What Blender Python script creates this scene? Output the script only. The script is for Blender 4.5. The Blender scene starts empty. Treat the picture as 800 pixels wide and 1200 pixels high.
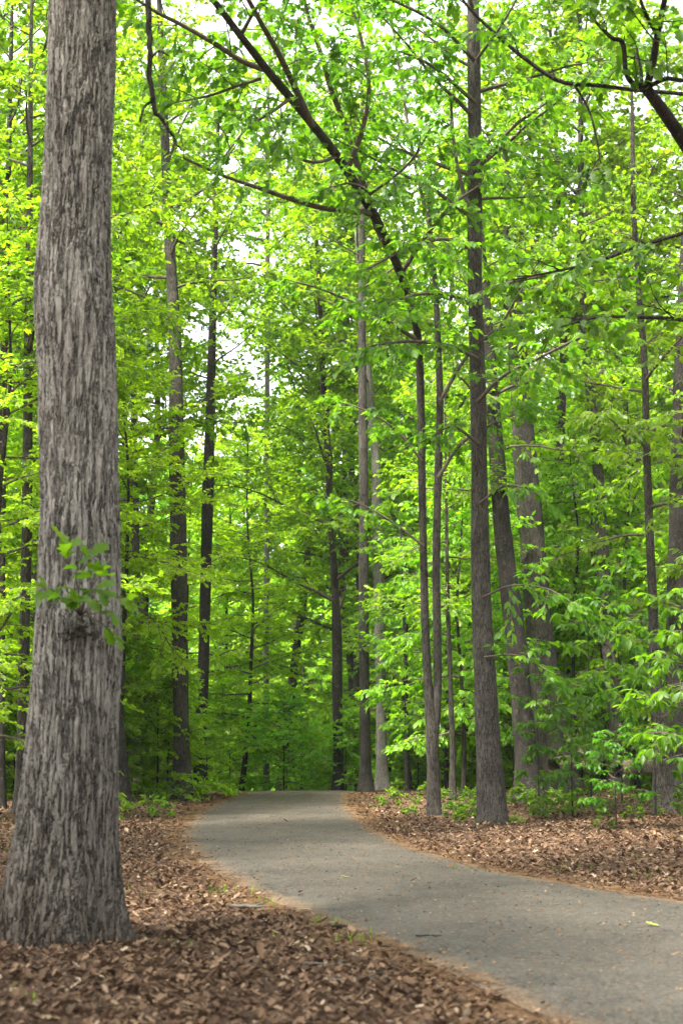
import bpy, math, random
import numpy as np
from mathutils import Vector

R = math.radians
SC = bpy.context.scene
COL = SC.collection

# ------------------------------------------------------------------ camera
F = 1667.0                       # focal length in pixels of the 800x1200 photograph
CAM_H = 1.55
PITCH = math.atan(272 / F)
CP, SP = math.cos(PITCH), math.sin(PITCH)
cam_d = bpy.data.cameras.new('camera')
cam = bpy.data.objects.new('camera', cam_d)
COL.objects.link(cam)
cam.location = (0, 0, CAM_H)
cam.rotation_euler = (R(90) + PITCH, 0, 0)
cam_d.sensor_fit = 'VERTICAL'
cam_d.sensor_height = 36
cam_d.lens = 50
cam_d.clip_start = 0.1
cam_d.clip_end = 2000
cam_d.dof.use_dof = True
cam_d.dof.focus_distance = 27
cam_d.dof.aperture_fstop = 2.2
SC.camera = cam

# ------------------------------------------------------------------ world, sun, exposure
SUN_EL, SUN_AZ = 62.0, -140.0        # azimuth clockwise from +Y (the way the camera looks)
W = bpy.data.worlds.new('World')
SC.world = W
W.use_nodes = True
wn, wl = W.node_tree.nodes, W.node_tree.links
bg = wn['Background']
sky = wn.new('ShaderNodeTexSky')
sky.sky_type = 'NISHITA'
sky.sun_disc = False
sky.sun_elevation = R(SUN_EL)
sky.sun_rotation = R(SUN_AZ)
sky.air_density = 1.0
sky.dust_density = 4.0
sky.ozone_density = 1.0
pale = wn.new('ShaderNodeHueSaturation')      # thin bright cloud: most of the blue is gone
pale.inputs['Saturation'].default_value = .2
wl.new(sky.outputs[0], pale.inputs['Color'])
wl.new(pale.outputs[0], bg.inputs['Color'])
bg.inputs['Strength'].default_value = 0.15
sd = bpy.data.lights.new('sun', 'SUN')
sun = bpy.data.objects.new('sun', sd)
COL.objects.link(sun)
sd.energy = 3.4
sd.angle = R(6)
sd.color = (1.0, 0.93, 0.80)
S = Vector((math.sin(R(SUN_AZ)) * math.cos(R(SUN_EL)), math.cos(R(SUN_AZ)) * math.cos(R(SUN_EL)), math.sin(R(SUN_EL))))
sun.rotation_euler = S.to_track_quat('Z', 'Y').to_euler()
SC.view_settings.view_transform = 'Standard'
SC.view_settings.look = 'None'
SC.view_settings.gamma = 1
SC.view_settings.use_curve_mapping = False
SC.view_settings.exposure = 2.42
cy = SC.cycles
cy.max_bounces = 8
cy.diffuse_bounces = 5
cy.transmission_bounces = 5
cy.glossy_bounces = 2
cy.caustics_reflective = False
cy.caustics_refractive = False
cy.use_denoising = True
try:
    cy.denoiser = 'OPENIMAGEDENOISE'
except Exception:
    pass
cy.use_adaptive_sampling = False


# ------------------------------------------------------------------ helpers
def at(px, py, Y):
    """The point at world depth Y seen at pixel (px, py) of the photograph."""
    x, y = (px - 400) / F, (600 - py) / F
    dx, dy, dz = x, CP - y * SP, SP + y * CP
    t = Y / dy
    return np.array([dx * t, Y, CAM_H + dz * t])


def depth_of(p):
    return p[1] * CP + (p[2] - CAM_H) * SP


def gnd(px, py):
    x, y = (px - 400) / F, (600 - py) / F
    dx, dy, dz = x, CP - y * SP, SP + y * CP
    t = -CAM_H / dz
    return np.array([dx * t, dy * t])


def unit(v):
    v = np.asarray(v, float)
    n = np.linalg.norm(v, axis=-1, keepdims=True)
    return v / np.maximum(n, 1e-9)


class MB:
    """Collects vertices, quads and triangles with one float attribute per face."""

    def __init__(self):
        self.v, self.q, self.t, self.qa, self.ta, self.n = [], [], [], [], [], 0

    def add(self, v, q=None, t=None, qa=None, ta=None):
        v = np.asarray(v, np.float32).reshape(-1, 3)
        if q is not None and len(q):
            q = np.asarray(q, np.int64).reshape(-1, 4)
            self.q.append(q + self.n)
            self.qa.append(np.full(len(q), 0.5, np.float32) if qa is None else np.asarray(qa, np.float32))
        if t is not None and len(t):
            t = np.asarray(t, np.int64).reshape(-1, 3)
            self.t.append(t + self.n)
            self.ta.append(np.full(len(t), 0.5, np.float32) if ta is None else np.asarray(ta, np.float32))
        self.v.append(v)
        self.n += len(v)

    def mesh(self, name, mat, smooth=False, attr=True):
        me = bpy.data.meshes.new(name)
        v = np.concatenate(self.v) if self.v else np.zeros((0, 3), np.float32)
        q = np.concatenate(self.q) if self.q else np.zeros((0, 4), np.int64)
        t = np.concatenate(self.t) if self.t else np.zeros((0, 3), np.int64)
        me.vertices.add(len(v))
        me.vertices.foreach_set('co', v.ravel())
        me.loops.add(len(q) * 4 + len(t) * 3)
        me.loops.foreach_set('vertex_index', np.concatenate([q.ravel(), t.ravel()]).astype(np.int32))
        me.polygons.add(len(q) + len(t))
        me.polygons.foreach_set('loop_start', np.concatenate([np.arange(len(q)) * 4, len(q) * 4 + np.arange(len(t)) * 3]).astype(np.int32))
        if attr:
            a = me.attributes.new('tint', 'FLOAT', 'FACE')
            a.data.foreach_set('value', np.concatenate(self.qa + self.ta).astype(np.float32))
        me.update(calc_edges=True)
        if smooth:
            me.polygons.foreach_set('use_smooth', np.ones(len(me.polygons), bool))
        if mat:
            me.materials.append(mat)
        return me


def link(name, data, parent=None, loc=(0, 0, 0)):
    o = bpy.data.objects.new(name, data)
    COL.objects.link(o)
    o.location = loc
    if parent is not None:
        o.parent = parent
    return o


def tag(o, label=None, cat=None, group=None, kind=None):
    if label:
        o['label'] = label
    if cat:
        o['category'] = cat
    if group:
        o['group'] = group
    if kind:
        o['kind'] = kind
    return o


def spline(pts, vals, n):
    """Catmull-Rom through pts (k,3) and vals (k,), n samples."""
    p = np.column_stack([np.asarray(pts, float), np.asarray(vals, float)])
    k = len(p)
    if k < 3:
        u = np.linspace(0, 1, n)[:, None]
        o = p[0] * (1 - u) + p[-1] * u
        return o[:, :3], o[:, 3]
    ext = np.vstack([2 * p[0] - p[1], p, 2 * p[-1] - p[-2]])
    u = np.linspace(0, k - 1 - 1e-6, n)
    i = u.astype(int)
    f = (u - i)[:, None]
    a, b, c, d = ext[i], ext[i + 1], ext[i + 2], ext[i + 3]
    o = 0.5 * ((2 * b) + (-a + c) * f + (2 * a - 5 * b + 4 * c - d) * f ** 2 + (-a + 3 * b - 3 * c + d) * f ** 3)
    return o[:, :3], np.maximum(o[:, 3], 0.002)


def tube(mb, pts, rad, ns=8, wob=0.0, rng=None, cap=True):
    pts = np.asarray(pts, float)
    rad = np.asarray(rad, float)
    n = len(pts)
    tg = unit(np.gradient(pts, axis=0))
    ref = np.array([1.0, 0, 0]) if abs(tg[0][0]) < 0.8 else np.array([0, 1.0, 0])
    A = np.empty((n, 3))
    a = ref
    for i in range(n):
        a = a - tg[i] * np.dot(a, tg[i])
        a = a / max(np.linalg.norm(a), 1e-9)
        A[i] = a
    B = np.cross(tg, A)
    th = np.arange(ns) * 2 * math.pi / ns
    rr = np.repeat(rad[:, None], ns, 1)
    if wob and rng is not None:
        ph = rng.uniform(0, 6.28, 4)
        z = np.arange(n)[:, None] / n * 20
        rr = rr * (1 + wob * (np.sin(2 * th + ph[0] + z * .3) * .6 + np.sin(3 * th + ph[1] - z * .5) * .5 + np.sin(5 * th + ph[2] + z * .7) * .35 + np.sin(z * 2.3 + ph[3]) * .5))
    V = pts[:, None, :] + rr[..., None] * (np.cos(th)[None, :, None] * A[:, None, :] + np.sin(th)[None, :, None] * B[:, None, :])
    i = np.arange(n - 1)[:, None] * ns
    j = np.arange(ns)[None, :]
    k = (j + 1) % ns
    q = np.stack([i + j, i + k, i + ns + k, i + ns + j], -1).reshape(-1, 4)
    V = V.reshape(-1, 3)
    if cap:
        t = [[(n - 1) * ns + m, (n - 1) * ns + (m + 1) % ns, n * ns] for m in range(ns)]
        V = np.vstack([V, pts[-1] + tg[-1] * rad[-1] * .5])
        mb.add(V, q, t)
    else:
        mb.add(V, q)


# ------------------------------------------------------------------ leaves
def leaf_template(half, fold=0.18, curl=0.22):
    """half: [(y, x)] margin from base to tip. Returns verts (n,3) and quads/tris."""
    v, q, t = [], [], []
    for y, x in half:
        zc = -curl * y * y
        v += [(0, y, zc), (-x, y, zc + fold * x), (x, y, zc + fold * x)]
    m = len(half)
    for i in range(m - 1):
        a, b = 3 * i, 3 * (i + 1)
        q.append((a, b, b + 1, a + 1))
        q.append((a, a + 2, b + 2, b))
    return np.array(v, float), np.array(q, int), None


HEX = (np.array([(0, 0, 0), (-.35, .36, .05), (-.24, .74, -.06), (0, 1, -.2), (.24, .74, -.06), (.35, .36, .05)], float),
       np.array([(0, 3, 2, 1), (0, 5, 4, 3)]), None)
OVATE = leaf_template([(0, .01), (.2, .17), (.48, .25), (.78, .15), (1, .005)])
OAK = leaf_template([(0, .015), (.2, .2), (.3, .11), (.5, .33), (.62, .16), (.82, .27), (1, .03)], .25, .3)
MAPLE = leaf_template([(0, .01), (.08, .3), (.22, .16), (.5, .44), (.5, .2), (.75, .12), (1, .0)], .2, .3)
BIG = leaf_template([(0, .01), (.25, .12), (.55, .22), (.8, .16), (1, .005)], .3, .35)
DEAD = leaf_template([(0, .02), (.22, .22), (.34, .13), (.52, .32), (.66, .18), (.84, .22), (1, .02)], .35, -.25)


def put_leaves(mb, tpl, P, A, N, S, rng, tint=None, flat=1.0):
    """One leaf per row: base P, axis A, normal N, length S."""
    tv, tq, _ = tpl
    n = len(P)
    if n == 0:
        return
    A = unit(A)
    B = unit(np.cross(A, N))
    N = np.cross(B, A)
    S = np.broadcast_to(np.asarray(S, float), (n,))[:, None, None]
    zc = (rng.uniform(.4, 1.6, n) * flat)[:, None, None]
    wx = rng.uniform(.85, 1.2, n)[:, None, None]
    V = P[:, None, :] + S * (tv[None, :, 0:1] * wx * B[:, None, :] + tv[None, :, 1:2] * A[:, None, :] + tv[None, :, 2:3] * zc * N[:, None, :])
    q = (np.arange(n)[:, None, None] * len(tv) + tq[None]).reshape(-1, 4)
    if tint is None:
        tint = rng.uniform(0, 1, n)
    mb.add(V.reshape(-1, 3), q, qa=np.repeat(tint, len(tq)))


def rot_about(v, k, ang):
    c, s = np.cos(ang)[:, None], np.sin(ang)[:, None]
    return v * c + np.cross(k, v) * s + k * (np.sum(k * v, -1, keepdims=True)) * (1 - c)


class Crown:
    """Grows limbs with side branches, twigs and leaves; wood and leaves gather in two meshes."""

    def __init__(self, seed, tpl=HEX, leaf=.11, mode='alt', n_leaf=7, twig=.36, tilt=.45, droop=.25, sub_gap=.34, twig_gap=.17, layered=.18, keep=None):
        self.rng = np.random.default_rng(seed)
        self.wood, self.leaves = MB(), MB()
        self.tpl, self.leaf, self.mode, self.n_leaf, self.twig = tpl, leaf, mode, n_leaf, twig
        self.tilt, self.droop, self.sub_gap, self.twig_gap, self.layered = tilt, droop, sub_gap, twig_gap, layered
        self.tp, self.td, self.tl = [], [], []
        self.keep = keep

    def branch_line(self, p, d, L, n, noise, sag):
        rng = self.rng
        pts = [np.asarray(p, float)]
        d = unit(d)
        for _ in range(n):
            d = unit(d + rng.normal(0, noise, 3) + np.array([0, 0, sag]))
            pts.append(pts[-1] + d * L / n)
        return np.array(pts)

    def leafy(self, pts, r0, r1, subL, start=.15, ns=5, draw=True, gap=None, fall=.55):
        """A limb along pts with leafy side branches."""
        rng = self.rng
        pts = np.asarray(pts, float)
        if self.keep is not None and not self.keep(pts[-1]):
            return
        seg = np.linalg.norm(np.diff(pts, axis=0), axis=1)
        cum = np.concatenate([[0], np.cumsum(seg)])
        L = cum[-1]
        if draw:
            tube(self.wood, pts, np.linspace(r0, r1, len(pts)) if np.isscalar(r0) else r0, ns)
        s = L * start + rng.uniform(0, .2)
        side = 1
        while s < L:
            u = s / L
            p = np.array([np.interp(s, cum, pts[:, k]) for k in range(3)])
            i = min(np.searchsorted(cum, s), len(pts) - 1)
            d = unit(pts[i] - pts[i - 1])
            up = unit(np.array([0, 0, 1.0]) + rng.normal(0, self.layered, 3))
            sdir = unit(np.cross(d, up)) * side
            ang = rng.uniform(.6, 1.15)
            dd = unit(d * math.cos(ang) + sdir * math.sin(ang) + np.array([0, 0, rng.normal(.05, self.layered)]))
            l = subL * (1 - fall * u) * rng.uniform(.6, 1.2)
            sp = self.branch_line(p, dd, l, 4, .13, -.02)
            tube(self.wood, sp, np.linspace(.010, .004, 5) * (1 + subL * .3), 3, cap=False)
            self.twigs(sp)
            side = -side
            s += (gap or self.sub_gap) * rng.uniform(.6, 1.4)
        self.twigs(pts[-2:])

    def twigs(self, sp):
        rng = self.rng
        seg = np.linalg.norm(np.diff(sp, axis=0), axis=1)
        cum = np.concatenate([[0], np.cumsum(seg)])
        L = cum[-1]
        m = max(2, int(L / self.twig_gap))
        s = (np.arange(m) + rng.uniform(.2, .8, m)) / m * L * .98 + .02 * L
        p = np.stack([np.interp(s, cum, sp[:, k]) for k in range(3)], 1)
        i = np.clip(np.searchsorted(cum, s), 1, len(sp) - 1)
        d = unit(sp[i] - sp[i - 1])
        up = unit(np.array([[0, 0, 1.0]]) + rng.normal(0, self.layered, (m, 3)))
        sd = np.cross(d, up) * np.where(np.arange(m) % 2, 1, -1)[:, None]
        ang = rng.uniform(.5, 1.1, m)
        dd = unit(d * np.cos(ang)[:, None] + sd * np.sin(ang)[:, None] + rng.normal(0, self.layered, (m, 3)))
        self.tp.append(np.vstack([p, sp[-1:]]))
        self.td.append(np.vstack([dd, unit(sp[-1:] - sp[-2:-1])]))
        self.tl.append(np.concatenate([self.twig * rng.uniform(.6, 1.25, m), [self.twig]]))

    def finish(self):
        rng = self.rng
        if not self.tp:
            return
        P, D, L = np.concatenate(self.tp), np.concatenate(self.td), np.concatenate(self.tl)
        n = len(P)
        # twig wood: thin 3-sided tapers
        a = unit(np.cross(D, np.array([[.3, .2, 1.0]])))
        b = np.cross(D, a)
        r = .0035 + .002 * self.leaf / .11
        ring = [a, -.5 * a + .87 * b, -.5 * a - .87 * b]
        tip = P + D * L[:, None] + np.array([[0, 0, -1]]) * (L * self.droop * .3)[:, None]
        V = np.stack([P + r * k for k in ring] + [tip], 1)
        t = (np.arange(n)[:, None, None] * 4 + np.array([[0, 1, 3], [1, 2, 3], [2, 0, 3]])[None]).reshape(-1, 3)
        self.wood.add(V.reshape(-1, 3), None, t)
        k = self.n_leaf
        u = (np.arange(k) + .6) / k
        U = np.clip(u[None] + rng.normal(0, .06, (n, k)), .08, 1)
        if self.mode == 'whorl':
            U = np.clip(.9 + rng.normal(0, .06, (n, k)), .7, 1)
        pos = P[:, None] + (tip - P)[:, None] * U[..., None]
        side = np.where((np.arange(k)[None] + rng.integers(0, 2, (n, 1))) % 2, 1.0, -1.0)
        Dk = np.repeat(D[:, None], k, 1).reshape(-1, 3)
        up = unit(np.array([[0, 0, 1.0]]) + rng.normal(0, self.tilt, (n * k, 3)))
        if self.mode == 'whorl':
            ang = np.tile(np.linspace(-2.2, 2.2, k), n) + rng.normal(0, .25, n * k)
        else:
            ang = (side * rng.uniform(.45, 1.15, (n, k))).ravel()
            last = np.tile(np.arange(k) == k - 1, n)
            ang = np.where(last, rng.normal(0, .3, n * k), ang)
        Lh = unit(Dk - up * np.sum(Dk * up, -1, keepdims=True) * .6)
        A = rot_about(Lh, up, ang)
        A = unit(A + np.array([[0, 0, -1.0]]) * rng.uniform(.2, 1.6, (n * k, 1)) * self.droop)
        sz = self.leaf * rng.uniform(.6, 1.25, n * k)
        # neighbouring leaves share part of their tint
        tt = np.clip(np.repeat(rng.uniform(0, 1, n), k) * .5 + rng.uniform(0, 1, n * k) * .5, 0, 1)
        put_leaves(self.leaves, self.tpl, pos.reshape(-1, 3), A, up, sz, rng, tt)

    def tree_limbs(self, axis, arad, z0, z1, n, reach, el0, el1, subL, side=None, r_k=.011, sag=-.03):
        """Limbs spiralling up a trunk. reach(t) gives a limb's length."""
        rng = self.rng
        az = rng.uniform(0, 6.28)
        for i in range(n):
            t = (i + rng.uniform(0, 1)) / n
            z = z0 + (z1 - z0) * t
            p = np.array([np.interp(z, axis[:, 2], axis[:, 0]), np.interp(z, axis[:, 2], axis[:, 1]), z])
            tr = np.interp(z, axis[:, 2], arad)
            az += 2.4 + rng.normal(0, .3)
            if side is not None and rng.uniform() < .75:
                a = side + rng.normal(0, .7)
            else:
                a = az
            el = el0 + (el1 - el0) * t + rng.normal(0, .12)
            L = reach(t) * rng.uniform(.7, 1.2)
            d = (math.cos(a) * math.cos(el), math.sin(a) * math.cos(el), math.sin(el))
            line = self.branch_line(p, d, L, 7, .10, sag)
            self.leafy(line, min(tr * .55, r_k * L + .008), .006, subL)


# ------------------------------------------------------------------ materials
class NT:
    def __init__(self, name):
        self.m = bpy.data.materials.new(name)
        self.m.use_nodes = True
        self.t = self.m.node_tree
        self.t.nodes.clear()
        self.out = self.n('ShaderNodeOutputMaterial')

    def n(self, typ, ins=None, **kw):
        nd = self.t.nodes.new(typ)
        for k, v in kw.items():
            setattr(nd, k, v)
        for k, v in (ins or {}).items():
            s = nd.inputs[k]
            if isinstance(v, bpy.types.NodeSocket):
                self.t.links.new(v, s)
            else:
                s.default_value = v
        return nd

    def link(self, a, b):
        self.t.links.new(a, b)

    def math(self, op, a, b=0.0, c=None, clamp=False):
        nd = self.n('ShaderNodeMath', {0: a, 1: b} if c is None else {0: a, 1: b, 2: c}, operation=op, use_clamp=clamp)
        return nd.outputs[0]

    def mix(self, f, a, b, mode='MIX'):
        nd = self.n('ShaderNodeMix', data_type='RGBA', blend_type=mode)
        for k, v in ((0, f), (6, a), (7, b)):
            if isinstance(v, bpy.types.NodeSocket):
                self.link(v, nd.inputs[k])
            else:
                nd.inputs[k].default_value = v if k == 0 else (*v, 1) if len(v) == 3 else v
        return nd.outputs[2]

    def ramp(self, f, stops):
        nd = self.n('ShaderNodeValToRGB', {0: f})
        e = nd.color_ramp.elements
        while len(e) < len(stops):
            e.new(.5)
        for x, (p, c) in zip(e, stops):
            x.position = p
            x.color = (*c, 1) if len(c) == 3 else c
        return nd.outputs[0]

    def noise(self, vec, scale, detail=4, rough=.55, dist=0.0):
        return self.n('ShaderNodeTexNoise', {'Vector': vec, 'Scale': scale, 'Detail': detail, 'Roughness': rough, 'Distortion': dist}).outputs[0]

    def scaled(self, vec, s):
        return self.n('ShaderNodeVectorMath', {0: vec, 1: s}, operation='MULTIPLY').outputs[0]


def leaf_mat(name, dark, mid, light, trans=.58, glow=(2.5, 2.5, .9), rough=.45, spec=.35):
    k = NT(name)
    a = k.n('ShaderNodeAttribute', attribute_name='tint').outputs['Fac']
    oi = k.n('ShaderNodeObjectInfo')
    c = k.ramp(a, [(0, dark), (.5, mid), (1, light)])
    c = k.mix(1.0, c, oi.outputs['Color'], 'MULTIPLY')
    hs = k.n('ShaderNodeHueSaturation', {'Hue': k.math('ADD', .488, k.math('MULTIPLY', oi.outputs['Random'], .024)), 'Saturation': 1.0, 'Value': 1.0, 'Color': c}).outputs[0]
    p = k.n('ShaderNodeBsdfPrincipled', {'Base Color': hs, 'Roughness': rough, 'Specular IOR Level': spec})
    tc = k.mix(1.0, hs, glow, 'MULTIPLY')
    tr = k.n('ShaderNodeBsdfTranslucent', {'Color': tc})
    mx = k.n('ShaderNodeMixShader', {0: trans, 1: p.outputs[0], 2: tr.outputs[0]})
    k.link(mx.outputs[0], k.out.inputs[0])
    return k.m


def bark_mat(name, c_hi, c_mid, c_lo, cell=14, stretch=.12, bump=.03, disp=0.0, stain=None, lichen=0.0):
    """Long irregular furrows between flat plates, cross cracks, fibres, patches of lichen and damp."""
    k = NT(name)
    tc = k.n('ShaderNodeTexCoord').outputs['Object']
    warp = k.n('ShaderNodeTexNoise', {'Vector': tc, 'Scale': 3.5, 'Detail': 4.0}).outputs['Color']
    wv = k.n('ShaderNodeVectorMath', {0: warp, 1: (.5, .5, .5)}, operation='SUBTRACT').outputs[0]
    v = k.n('ShaderNodeVectorMath', {0: tc, 1: k.scaled(wv, (.04, .04, .3))}, operation='ADD').outputs[0]

    def furrow(st, sc, width, det):
        n_ = k.noise(k.scaled(v, (1, 1, st)), sc, det, .55)
        return k.n('ShaderNodeMapRange', {'Value': k.math('ABSOLUTE', k.math('SUBTRACT', n_, .5)), 'From Min': 0, 'From Max': width, 'To Min': 0, 'To Max': 1}, interpolation_type='SMOOTHSTEP').outputs[0]

    f1 = furrow(stretch, cell, .05, 4)
    f2 = furrow(stretch * 1.3, cell * 2.3, .09, 3)
    vc = k.n('ShaderNodeTexVoronoi', {'Vector': k.scaled(v, (1, 1, stretch * 2.2)), 'Scale': cell * 1.1}, feature='F1')
    plate = k.n('ShaderNodeSeparateColor', {0: vc.outputs['Color']}).outputs[0]
    crack = k.n('ShaderNodeTexVoronoi', {'Vector': k.scaled(v, (1, 1, stretch * 2.6)), 'Scale': cell * 1.1}, feature='DISTANCE_TO_EDGE').outputs['Distance']
    crack = k.n('ShaderNodeMapRange', {'Value': crack, 'From Min': 0, 'From Max': .1, 'To Min': 0, 'To Max': 1}).outputs[0]
    fib = k.noise(k.scaled(v, (1, 1, .07)), cell * 6, 5, .7)
    fine = k.noise(k.scaled(v, (1, 1, .5)), cell * 8, 5, .75)
    patch = k.noise(k.scaled(tc, (1, 1, .5)), 2.6, 6, .68)
    h = k.math('ADD', k.math('MULTIPLY', f1, .42), k.math('MULTIPLY', f2, .2))
    h = k.math('ADD', h, k.math('MULTIPLY', plate, .14))
    h = k.math('ADD', h, k.math('MULTIPLY', crack, .10))
    h = k.math('ADD', h, k.math('MULTIPLY', fib, .30))
    h = k.math('ADD', h, k.math('MULTIPLY', fine, .16))
    f = k.math('ADD', k.math('MULTIPLY', h, .66), k.math('MULTIPLY', k.math('SUBTRACT', patch, .5), .75), clamp=True)
    col = k.ramp(f, [(.24, c_lo), (.5, c_mid), (.8, c_hi)])
    dk = k.math('MULTIPLY', k.math('SUBTRACT', 1.0, f1), k.n('ShaderNodeMapRange', {'Value': fine, 'From Min': .3, 'From Max': .6, 'To Min': .7, 'To Max': .15}).outputs[0])
    col = k.mix(dk, col, c_lo)
    if lichen:
        ln = k.noise(tc, 7, 7, .75)
        lf = k.n('ShaderNodeMapRange', {'Value': ln, 'From Min': .56, 'From Max': .66, 'To Min': 0, 'To Max': lichen}).outputs[0]
        col = k.mix(lf, col, (.27, .285, .245))
    if stain:
        z = k.n('ShaderNodeSeparateXYZ', {0: tc}).outputs[2]
        zz = k.math('ADD', z, k.math('MULTIPLY', k.noise(k.scaled(tc, (1, 1, .25)), 5, 6, .75), 2.6))
        sf = k.n('ShaderNodeMapRange', {'Value': zz, 'From Min': 1.2, 'From Max': 3.4, 'To Min': 1.0, 'To Max': 0}).outputs[0]
        col = k.mix(sf, col, stain, 'MULTIPLY')
    p = k.n('ShaderNodeBsdfPrincipled', {'Base Color': col, 'Roughness': .92, 'Specular IOR Level': .15})
    b = k.n('ShaderNodeBump', {'Strength': 1.0, 'Distance': bump, 'Height': h})
    k.link(b.outputs[0], p.inputs['Normal'])
    k.link(p.outputs[0], k.out.inputs[0])
    if disp:
        d = k.n('ShaderNodeDisplacement', {'Height': h, 'Midlevel': .65, 'Scale': disp})
        k.link(d.outputs[0], k.out.inputs['Displacement'])
        k.m.displacement_method = 'BOTH'
    return k.m


def plain_mat(name, col, rough=.85, var=.4, scale=8.0):
    k = NT(name)
    tc = k.n('ShaderNodeTexCoord').outputs['Object']
    nz = k.noise(tc, scale, 5, .65)
    lo = tuple(c * (1 - var) for c in col)
    hi = tuple(min(1, c * (1 + var)) for c in col)
    c = k.ramp(nz, [(.3, lo), (.7, hi)])
    p = k.n('ShaderNodeBsdfPrincipled', {'Base Color': c, 'Roughness': rough, 'Specular IOR Level': .2})
    b = k.n('ShaderNodeBump', {'Strength': .6, 'Distance': .01, 'Height': nz})
    k.link(b.outputs[0], p.inputs['Normal'])
    k.link(p.outputs[0], k.out.inputs[0])
    return k.m


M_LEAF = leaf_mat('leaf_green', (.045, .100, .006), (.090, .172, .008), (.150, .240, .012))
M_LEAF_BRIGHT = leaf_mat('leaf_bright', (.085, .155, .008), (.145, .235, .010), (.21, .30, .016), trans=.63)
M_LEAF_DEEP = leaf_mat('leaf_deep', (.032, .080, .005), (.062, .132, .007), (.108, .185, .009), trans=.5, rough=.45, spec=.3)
M_BARK_HERO = bark_mat('bark_hero', (.39, .365, .33), (.265, .245, .217), (.05, .043, .036), cell=24, stretch=.085, bump=.016, disp=.04, stain=(.36, .31, .27))
M_BARK = bark_mat('bark_grey', (.130, .116, .099), (.051, .045, .038), (.010, .0085, .007), cell=34, stretch=.13, bump=.03)
M_BARK_DARK = bark_mat('bark_dark', (.072, .063, .054), (.027, .0232, .0195), (.007, .006, .005), cell=36, stretch=.15, bump=.03, lichen=.25)
M_BARK_PALE = bark_mat('bark_pale', (.27, .255, .235), (.16, .15, .133), (.05, .044, .039), cell=32, stretch=.14, bump=.02, lichen=.5)
M_TWIG = plain_mat('twig_bark', (.085, .068, .055), .9, .4, 12)
M_DEADWOOD = bark_mat('dead_wood', (.30, .24, .19), (.16, .115, .085), (.04, .03, .022), cell=14, stretch=.5, bump=.03)

# litter: the tint runs from dark damp leaves to pale dry ones
k = NT('dead_leaf')
a = k.n('ShaderNodeAttribute', attribute_name='tint').outputs['Fac']
c = k.ramp(a, [(0, (.022, .012, .007)), (.3, (.062, .034, .019)), (.6, (.120, .069, .039)), (.82, (.195, .125, .076)), (1, (.36, .29, .215))])
p = k.n('ShaderNodeBsdfPrincipled', {'Base Color': c, 'Roughness': .75, 'Specular IOR Level': .25})
tr = k.n('ShaderNodeBsdfTranslucent', {'Color': c})
mx = k.n('ShaderNodeMixShader', {0: .15, 1: p.outputs[0], 2: tr.outputs[0]})
k.link(mx.outputs[0], k.out.inputs[0])
M_DEADLEAF = k.m

# ------------------------------------------------------------------ ground and path
EDGE_L = [gnd(*p) for p in [(640, 1200), (545, 1147), (475, 1119), (400, 1090), (345, 1069), (300, 1050), (252, 1024), (225, 1000), (214, 980), (216, 966), (232, 952), (258, 940), (280, 932)]]
EDGE_R = [gnd(*p) for p in [(800, 1055), (750, 1049), (700, 1042), (650, 1034), (600, 1025), (550, 1014), (500, 1000), (465, 988), (440, 975), (422, 960), (412, 949), (406, 940), (408, 931)]]
EDGE_L = [np.array(p) for p in [(6.6, -9), (4.6, -3), (2.9, 3)]] + EDGE_L + [np.array(p) for p in [(-3.0, 50), (-3.3, 58), (-5, 70), (-10, 84)]]
EDGE_R = [np.array(p) for p in [(11.2, -8), (8.6, -1), (6.0, 7)]] + EDGE_R + [np.array(p) for p in [(.55, 50), (.3, 59), (-1.2, 71), (-6, 86)]]


def resample(p, n):
    p = np.array(p)
    c = np.concatenate([[0], np.cumsum(np.linalg.norm(np.diff(p, axis=0), axis=1))])
    u = np.linspace(0, c[-1], 1400)
    s = np.stack([np.interp(u, c, p[:, 0]), np.interp(u, c, p[:, 1])], 1)
    for _ in range(3):
        s = np.stack([np.convolve(np.pad(s[:, i_], 12, mode='reflect', reflect_type='odd'), np.ones(25) / 25, 'valid') for i_ in (0, 1)], 1)
    c = np.concatenate([[0], np.cumsum(np.linalg.norm(np.diff(s, axis=0), axis=1))])
    u = np.linspace(0, c[-1], n)
    return np.stack([np.interp(u, c, s[:, 0]), np.interp(u, c, s[:, 1])], 1)


PN = 700
PL = resample(EDGE_L, PN)
_r = resample(EDGE_R, 2400)
_k = np.array([np.argmin(np.hypot(*(_r - q_).T)) for q_ in PL], float)     # the point straight across
_k = np.maximum.accumulate(_k)
_k = np.convolve(np.pad(_k, 40, mode='edge'), np.ones(81) / 81, 'valid')
PR = np.stack([np.interp(_k, np.arange(2400), _r[:, c_]) for c_ in (0, 1)], 1)


def in_path(x, y):
    """Signed distance to the path's edges: negative on the path."""
    q = np.stack([np.ravel(x), np.ravel(y)], 1)
    poly = np.vstack([PL[::4], PR[::-4]])
    a, b = poly, np.roll(poly, -1, 0)
    d = np.full(len(q), 1e9)
    inside = np.zeros(len(q), bool)
    for p0, p1 in zip(a, b):
        e = p1 - p0
        t = np.clip(((q - p0) @ e) / max(e @ e, 1e-9), 0, 1)
        d = np.minimum(d, np.hypot(*(q - p0 - t[:, None] * e).T))
        cond = (p0[1] > q[:, 1]) != (p1[1] > q[:, 1])
        if cond.any():
            xi = p0[0] + (q[:, 1] - p0[1]) * e[0] / (e[1] if abs(e[1]) > 1e-9 else 1e-9)
            inside ^= cond & (q[:, 0] < xi)
    return np.where(inside, -d, d).reshape(np.shape(x))


def crest(y):
    y = np.asarray(y, float)
    d = np.clip(y - 44, 0, 36)
    return -d * d * .0018


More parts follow.
